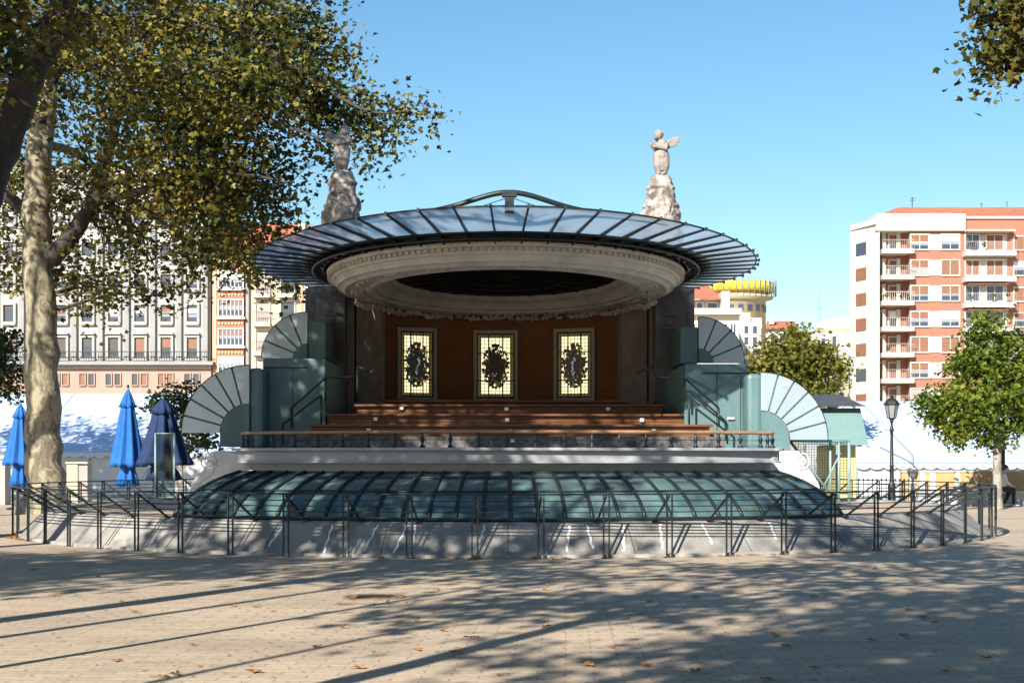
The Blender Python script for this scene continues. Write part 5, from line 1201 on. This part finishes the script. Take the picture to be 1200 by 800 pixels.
# ------------------------------------------------------------------ folded parasols
def parasol(label, px, Y, py_top, py_skirt, py_end, wpx, seed, cloth):
    x, zt, zs, ze = WX(px,Y), WZ(py_top,Y), WZ(py_skirt,Y), WZ(py_end,Y); w = wpx/F*Y/2
    t = thing('folded_parasol', label, 'parasol', (x, Y, 0), 'folded blue parasols')
    n = 40; rr = random.Random(seed); ph = rr.uniform(0, 6)
    def pleat(prof, amp):
        vs = []; fs = []
        for j, (z, r, am) in enumerate(prof):
            for i in range(n):
                a = 2*PI*i/n; k = 1 + am*amp*math.cos(8*a+ph+.15*j) + .06*am*math.sin(3*a+seed+j*.3)
                vs.append((x+r*k*math.cos(a), Y+r*k*math.sin(a), z + .05*am*math.cos(8*a+ph)*(1 if j == len(prof)-1 else 0)))
        for j in range(len(prof)-1):
            for i in range(n): fs.append((j*n+i, j*n+(i+1)%n, (j+1)*n+(i+1)%n, (j+1)*n+i))
        m = MB(); m.add(vs, fs, 0, True); return m
    H = zt - zs
    pr = [(zt,.02,0),(zt-.05*H,w*.16,.3),(zt-.12*H,w*.26,.7),(zt-.3*H,w*.44,1.1),(zt-.5*H,w*.56,1.4),(zt-.7*H,w*.72,1.5),(zt-.85*H,w*.84,1.4),(zs+.06*H,w*.95,1.4),(zs,w,1.25),(zs+.01*H,w*.9,1.1),(zs+.1*H,w*.6,.6)]
    pleat(pr, .20).build('canopy', cloth, t)
    pr = [(zt-.02*H,.03,0),(zt-.08*H,w*.24,.6),(zt-.16*H,w*.38,1),(zt-.24*H,w*.50,1.5),(zt-.235*H,w*.42,1.)]
    pleat(pr, .16).build('top_flounce', cloth, t)
    pr = [(zs+.12*H,w*.35,.6),(zs+.02*H,w*.5,.9),(zs-.02*H,w*.42,.9),((zs+ze)/2,w*.55,1.1),(ze,w*.62,1.5),(ze+.02,w*.5,1.3)]
    pleat(pr, .24).build('gathered_skirt', cloth, t)
    MB().tube([(x,Y,0.07),(x,Y,zt+.05)], .03, 8).build('pole', M['mesh'], t)
    b = MB(); b.ball((x,Y,zt+.05), (.04,.04,.06), 8, 6); b.build('finial', M['iron'], t)
    b = MB(); b.lathe([(0,0),(.42,0),(.42,.05),(.06,.09),(.05,.3),(0,.3)], 20, 0, 0, cx=x, cy=Y); b.build('base', M['iron'], t)
parasol('slim sunlit blue parasol folded shut, between big trunk and dark parasol', 150, 42.5, 455, 547, 569, 36, 3, M['umb'])
parasol('wide folded blue parasol with shade painted into its cloth, behind the clear screen', 191, 40.5, 466, 545, 562, 54, 5, M['umbshade'])
parasol('bright blue folded parasol half hidden by the big tree trunk', 24, 47.5, 472, 545, 572, 32, 8, M['umb'])

# ------------------------------------------------------------------ lamp post
Y = 49.5; x = WX(1045,Y)
lp = thing('lamp_post', 'dark iron lamp post with glazed lantern before the white right tent', 'lamp post', (x, Y, 0))
zl = WZ(490,Y)
b = MB(); b.lathe([(0,0),(.17,0),(.17,.12),(.13,.18),(.12,.62),(.14,.66),(.10,.74),(.075,.82),(.065,1.3),(.08,1.34),(.06,1.38),(.045,2.3),(.05,zl-.42),(.085,zl-.38),(.06,zl-.34),(.035,zl-.22),(.05,zl-.1),(.09,zl-.02),(0,zl)], 14, 0, 0, cx=x, cy=Y); b.build('column', M['iron'], lp)
def hexring(r, z): return [(x+r*math.sin(PI/3*k+.3), Y-r*math.cos(PI/3*k+.3), z) for k in range(6)]
g_ = MB(); lo, hi = hexring(.13, zl), hexring(.22, zl+.44)
ln = MB()
for k in range(6): ln.tube([lo[k], hi[k]], .014, 5); ln.tube([lo[k], lo[(k+1)%6]], .014, 5); ln.tube([hi[k], hi[(k+1)%6]], .018, 5)
rt = [hexring(.26, zl+.45), hexring(.2, zl+.55), hexring(.12, zl+.63), hexring(.05, zl+.67)]
vs = sum(rt, []); fs = [(6*j+k, 6*j+(k+1)%6, 6*j+6+(k+1)%6, 6*j+6+k) for j in range(3) for k in range(6)] + [tuple(range(5,-1,-1)), tuple(range(18,24))]
ln.add(vs, fs); ln.ball((x,Y,zl+.73), (.045,.045,.07), 8, 6)
for k in range(6): ln.ball(rt[0][k], .025, 6, 5)
lan = ln.build('lantern', M['iron'], lp)
g_.add([tuple(Vector(p)*.98+Vector((x,Y,zl+.2))*.02) for p in lo+hi], [(k,(k+1)%6,6+(k+1)%6,6+k) for k in range(6)]); g_.build('glazing', M['lampglass'], lan)
# dark tent pole by the lime tree
Yp = 53.6
o = MB(); o.box(WX(1172,Yp), WX(1178,Yp), Yp, Yp+.16, 0, WZ(498,Yp)); o.box(WX(1170,Yp), WX(1180,Yp), Yp-.05, Yp+.21, 0, .04)
tag(o.build('dark_post', M['iron'], bevel=.01), 'square dark post right behind the light green tree trunk', 'post')

# ------------------------------------------------------------------ seated person
Y = 50.3
pe = thing('person', 'person in pale top and black trousers sitting on the white bench behind the tree trunk', 'person', (WX(1175.5,Y), Y, 0))
px0 = WX(1175.5,Y)
def Q(a, b_, z): return (px0+a, Y+b_, z)
body = MB()
hip = Q(-.02,.12,.60); ch = Q(.02,.12,.92); nk = Q(.07,.11,1.09); hd = Vector(Q(.13,.10,1.24))
limb(body, [hip, ch], [.12,.135]); limb(body, [ch, nk], [.10,.05])
body.ball(hd, (.092,.078,.118), 12, 9); body.ball(hd+Vector((.09,0,-.01)), (.022,.016,.022), 6, 5); body.ball(hd+Vector((.075,0,-.055)), (.02,.03,.01), 6, 5)
for s in (-1,1):
    body.ball(hd+Vector((.08,s*.03,.02)), .012, 6, 5); body.ball(hd+Vector((-.005,s*.08,-.01)), (.02,.012,.032), 6, 5)
    sh = Q(.03,.12+s*.17,1.03); el = Q(.10,.12+s*.2,.80); wr = Q(.30,.12+s*.09,.68)
    limb(body, [sh, el, wr], [.052,.042,.028]); hp = Vector(wr)+Vector((.05,-s*.01,-.01)); body.ball(hp, (.05,.022,.038), 8, 6)
    for k in range(4):
        f0 = hp+Vector((.035,s*.004,.024-.016*k)); limb(body, [f0, f0+Vector((.03,0,-.006)), f0+Vector((.042-.003*abs(k-1.5),-s*.012,-.03))], [.0095,.009,.008], 6, 3)
    limb(body, [hp+Vector((-.01,-s*.01,.03)), hp+Vector((.02,-s*.02,.055)), hp+Vector((.05,-s*.02,.05))], [.011,.01,.008], 6, 3)
kn = [Q(.36,.05,.53), Q(.30,.22,.53)]; an = [Q(.36,.04,.09), Q(.10,.20,.10)]
for i, s in enumerate((-1,1)): limb(body, [Q(.0,.12+s*.085,.575), kn[i], an[i]], [.085,.06,.038])
for i in range(2): limb(body, [an[i], Vector(an[i])+Vector((.14,0,-.055))], [.04,.03])
sculpt('body', body, M['skin'], pe, .012, 2)
c = MB(); limb(c, [Q(-.02,.12,.56), ch], [.145,.16]); limb(c, [ch, Q(.06,.11,1.05)], [.13,.075])
for s in (-1,1): limb(c, [Q(.03,.12+s*.165,1.03), Q(.10,.12+s*.2,.80), Q(.25,.12+s*.115,.705)], [.07,.058,.043])
sculpt('shirt', c, M['shirt'], pe, .02, 3)
c = MB(); c.ball(Q(-.02,.12,.575), (.15,.17,.10), 12, 8)
for i, s in enumerate((-1,1)): limb(c, [Q(.0,.12+s*.085,.58), kn[i], an[i]], [.10,.077,.056])
sculpt('trousers', c, M['trouser'], pe, .018, 2)
c = MB(); c.ball(hd+Vector((-.02,0,.035)), (.095,.09,.105), 12, 8); sculpt('hair', c, M['hair'], pe, .016, 2)
for i in range(2):
    c = MB(); a = Vector(an[i]); limb(c, [a+Vector((-.03,0,-.045)), a+Vector((.16,0,-.055))], [.045,.036]); sculpt('shoe', c, M['white'], pe, .014, 2)

# ------------------------------------------------------------------ things lying on the paving
rr = random.Random(17)
Y = 17.6
o = MB(); cx, cy = WX(439,Y), Y
o.lathe([(0,.012),(.27,.012),(.275,.006),(.29,.006),(.295,.014),(.36,.014),(.37,.001)], 40, 0, 0, cx=cx, cy=cy)
mh = thing('manhole_cover', 'round rusty manhole cover set in the sunny paving', 'manhole cover', (cx, cy, 0)); o.build('lid', mat('rusty_iron', (.20,.13,.08), .75, var=.3, vscale=9), mh)
o = MB()
for k in range(5): o.box(cx-.2+.0*k, cx+.2, cy-.17+.08*k, cy-.145+.08*k, .012, .018)
o.build('raised_bar', M['iron'], mh)
def dry_leaf(i, px, py, sz):
    Yg = 1.6*F/(py-HY); x, y = WX(px,Yg), Yg; lf = MB(); a0 = rr.uniform(0,6.3); n = 14; pts = [(0,0,.02*sz*6)]
    for k in range(n):
        a = 2*PI*k/n; r0 = sz*(.5+.28*math.cos(5*a)+.06*rr.random()); pts.append((r0*math.cos(a+a0), r0*math.sin(a+a0), .004+sz*.28*abs(math.sin(a*1.5+i))*rr.uniform(.5,1.3)))
    lf.add(pts, [(0,1+k,1+(k+1)%n) for k in range(n)])
    o = lf.build('fallen_leaf', M['dry']); o.location = (x,y,.003)
    tag(o, 'curled brown plane leaf lying on the paving', 'leaf', 'fallen plane leaves')
lv = [(207,791),(67,699),(298,788),(420,783),(490,762),(955,783),(1108,788),(898,797),(758,781),(1157,772),(910,745),(720,760),(690,780),(1060,745),(535,765),(815,700),(560,705),(640,735),(335,668),(40,668)]
for i, (px, py) in enumerate(lv): dry_leaf(i, px, py, rr.uniform(.06,.10))
for i in range(46):
    py = 665 + 130*rr.random()**.8; dry_leaf(i, rr.uniform(10,1190), py, rr.uniform(.04,.08))
for i in range(60):      # drift against the foot of the wall
    t = rr.choice((rr.uniform(-70,-58), rr.uniform(-60,70), rr.uniform(-5,45))); r0 = 10.66+abs(rr.gauss(0,.10)); t = rad(t)
    x, y = KX+r0*math.sin(t), KY-r0*math.cos(t); dry_leaf(i, HX+x/y*F, HY+1.6/y*F, rr.uniform(.06,.11))
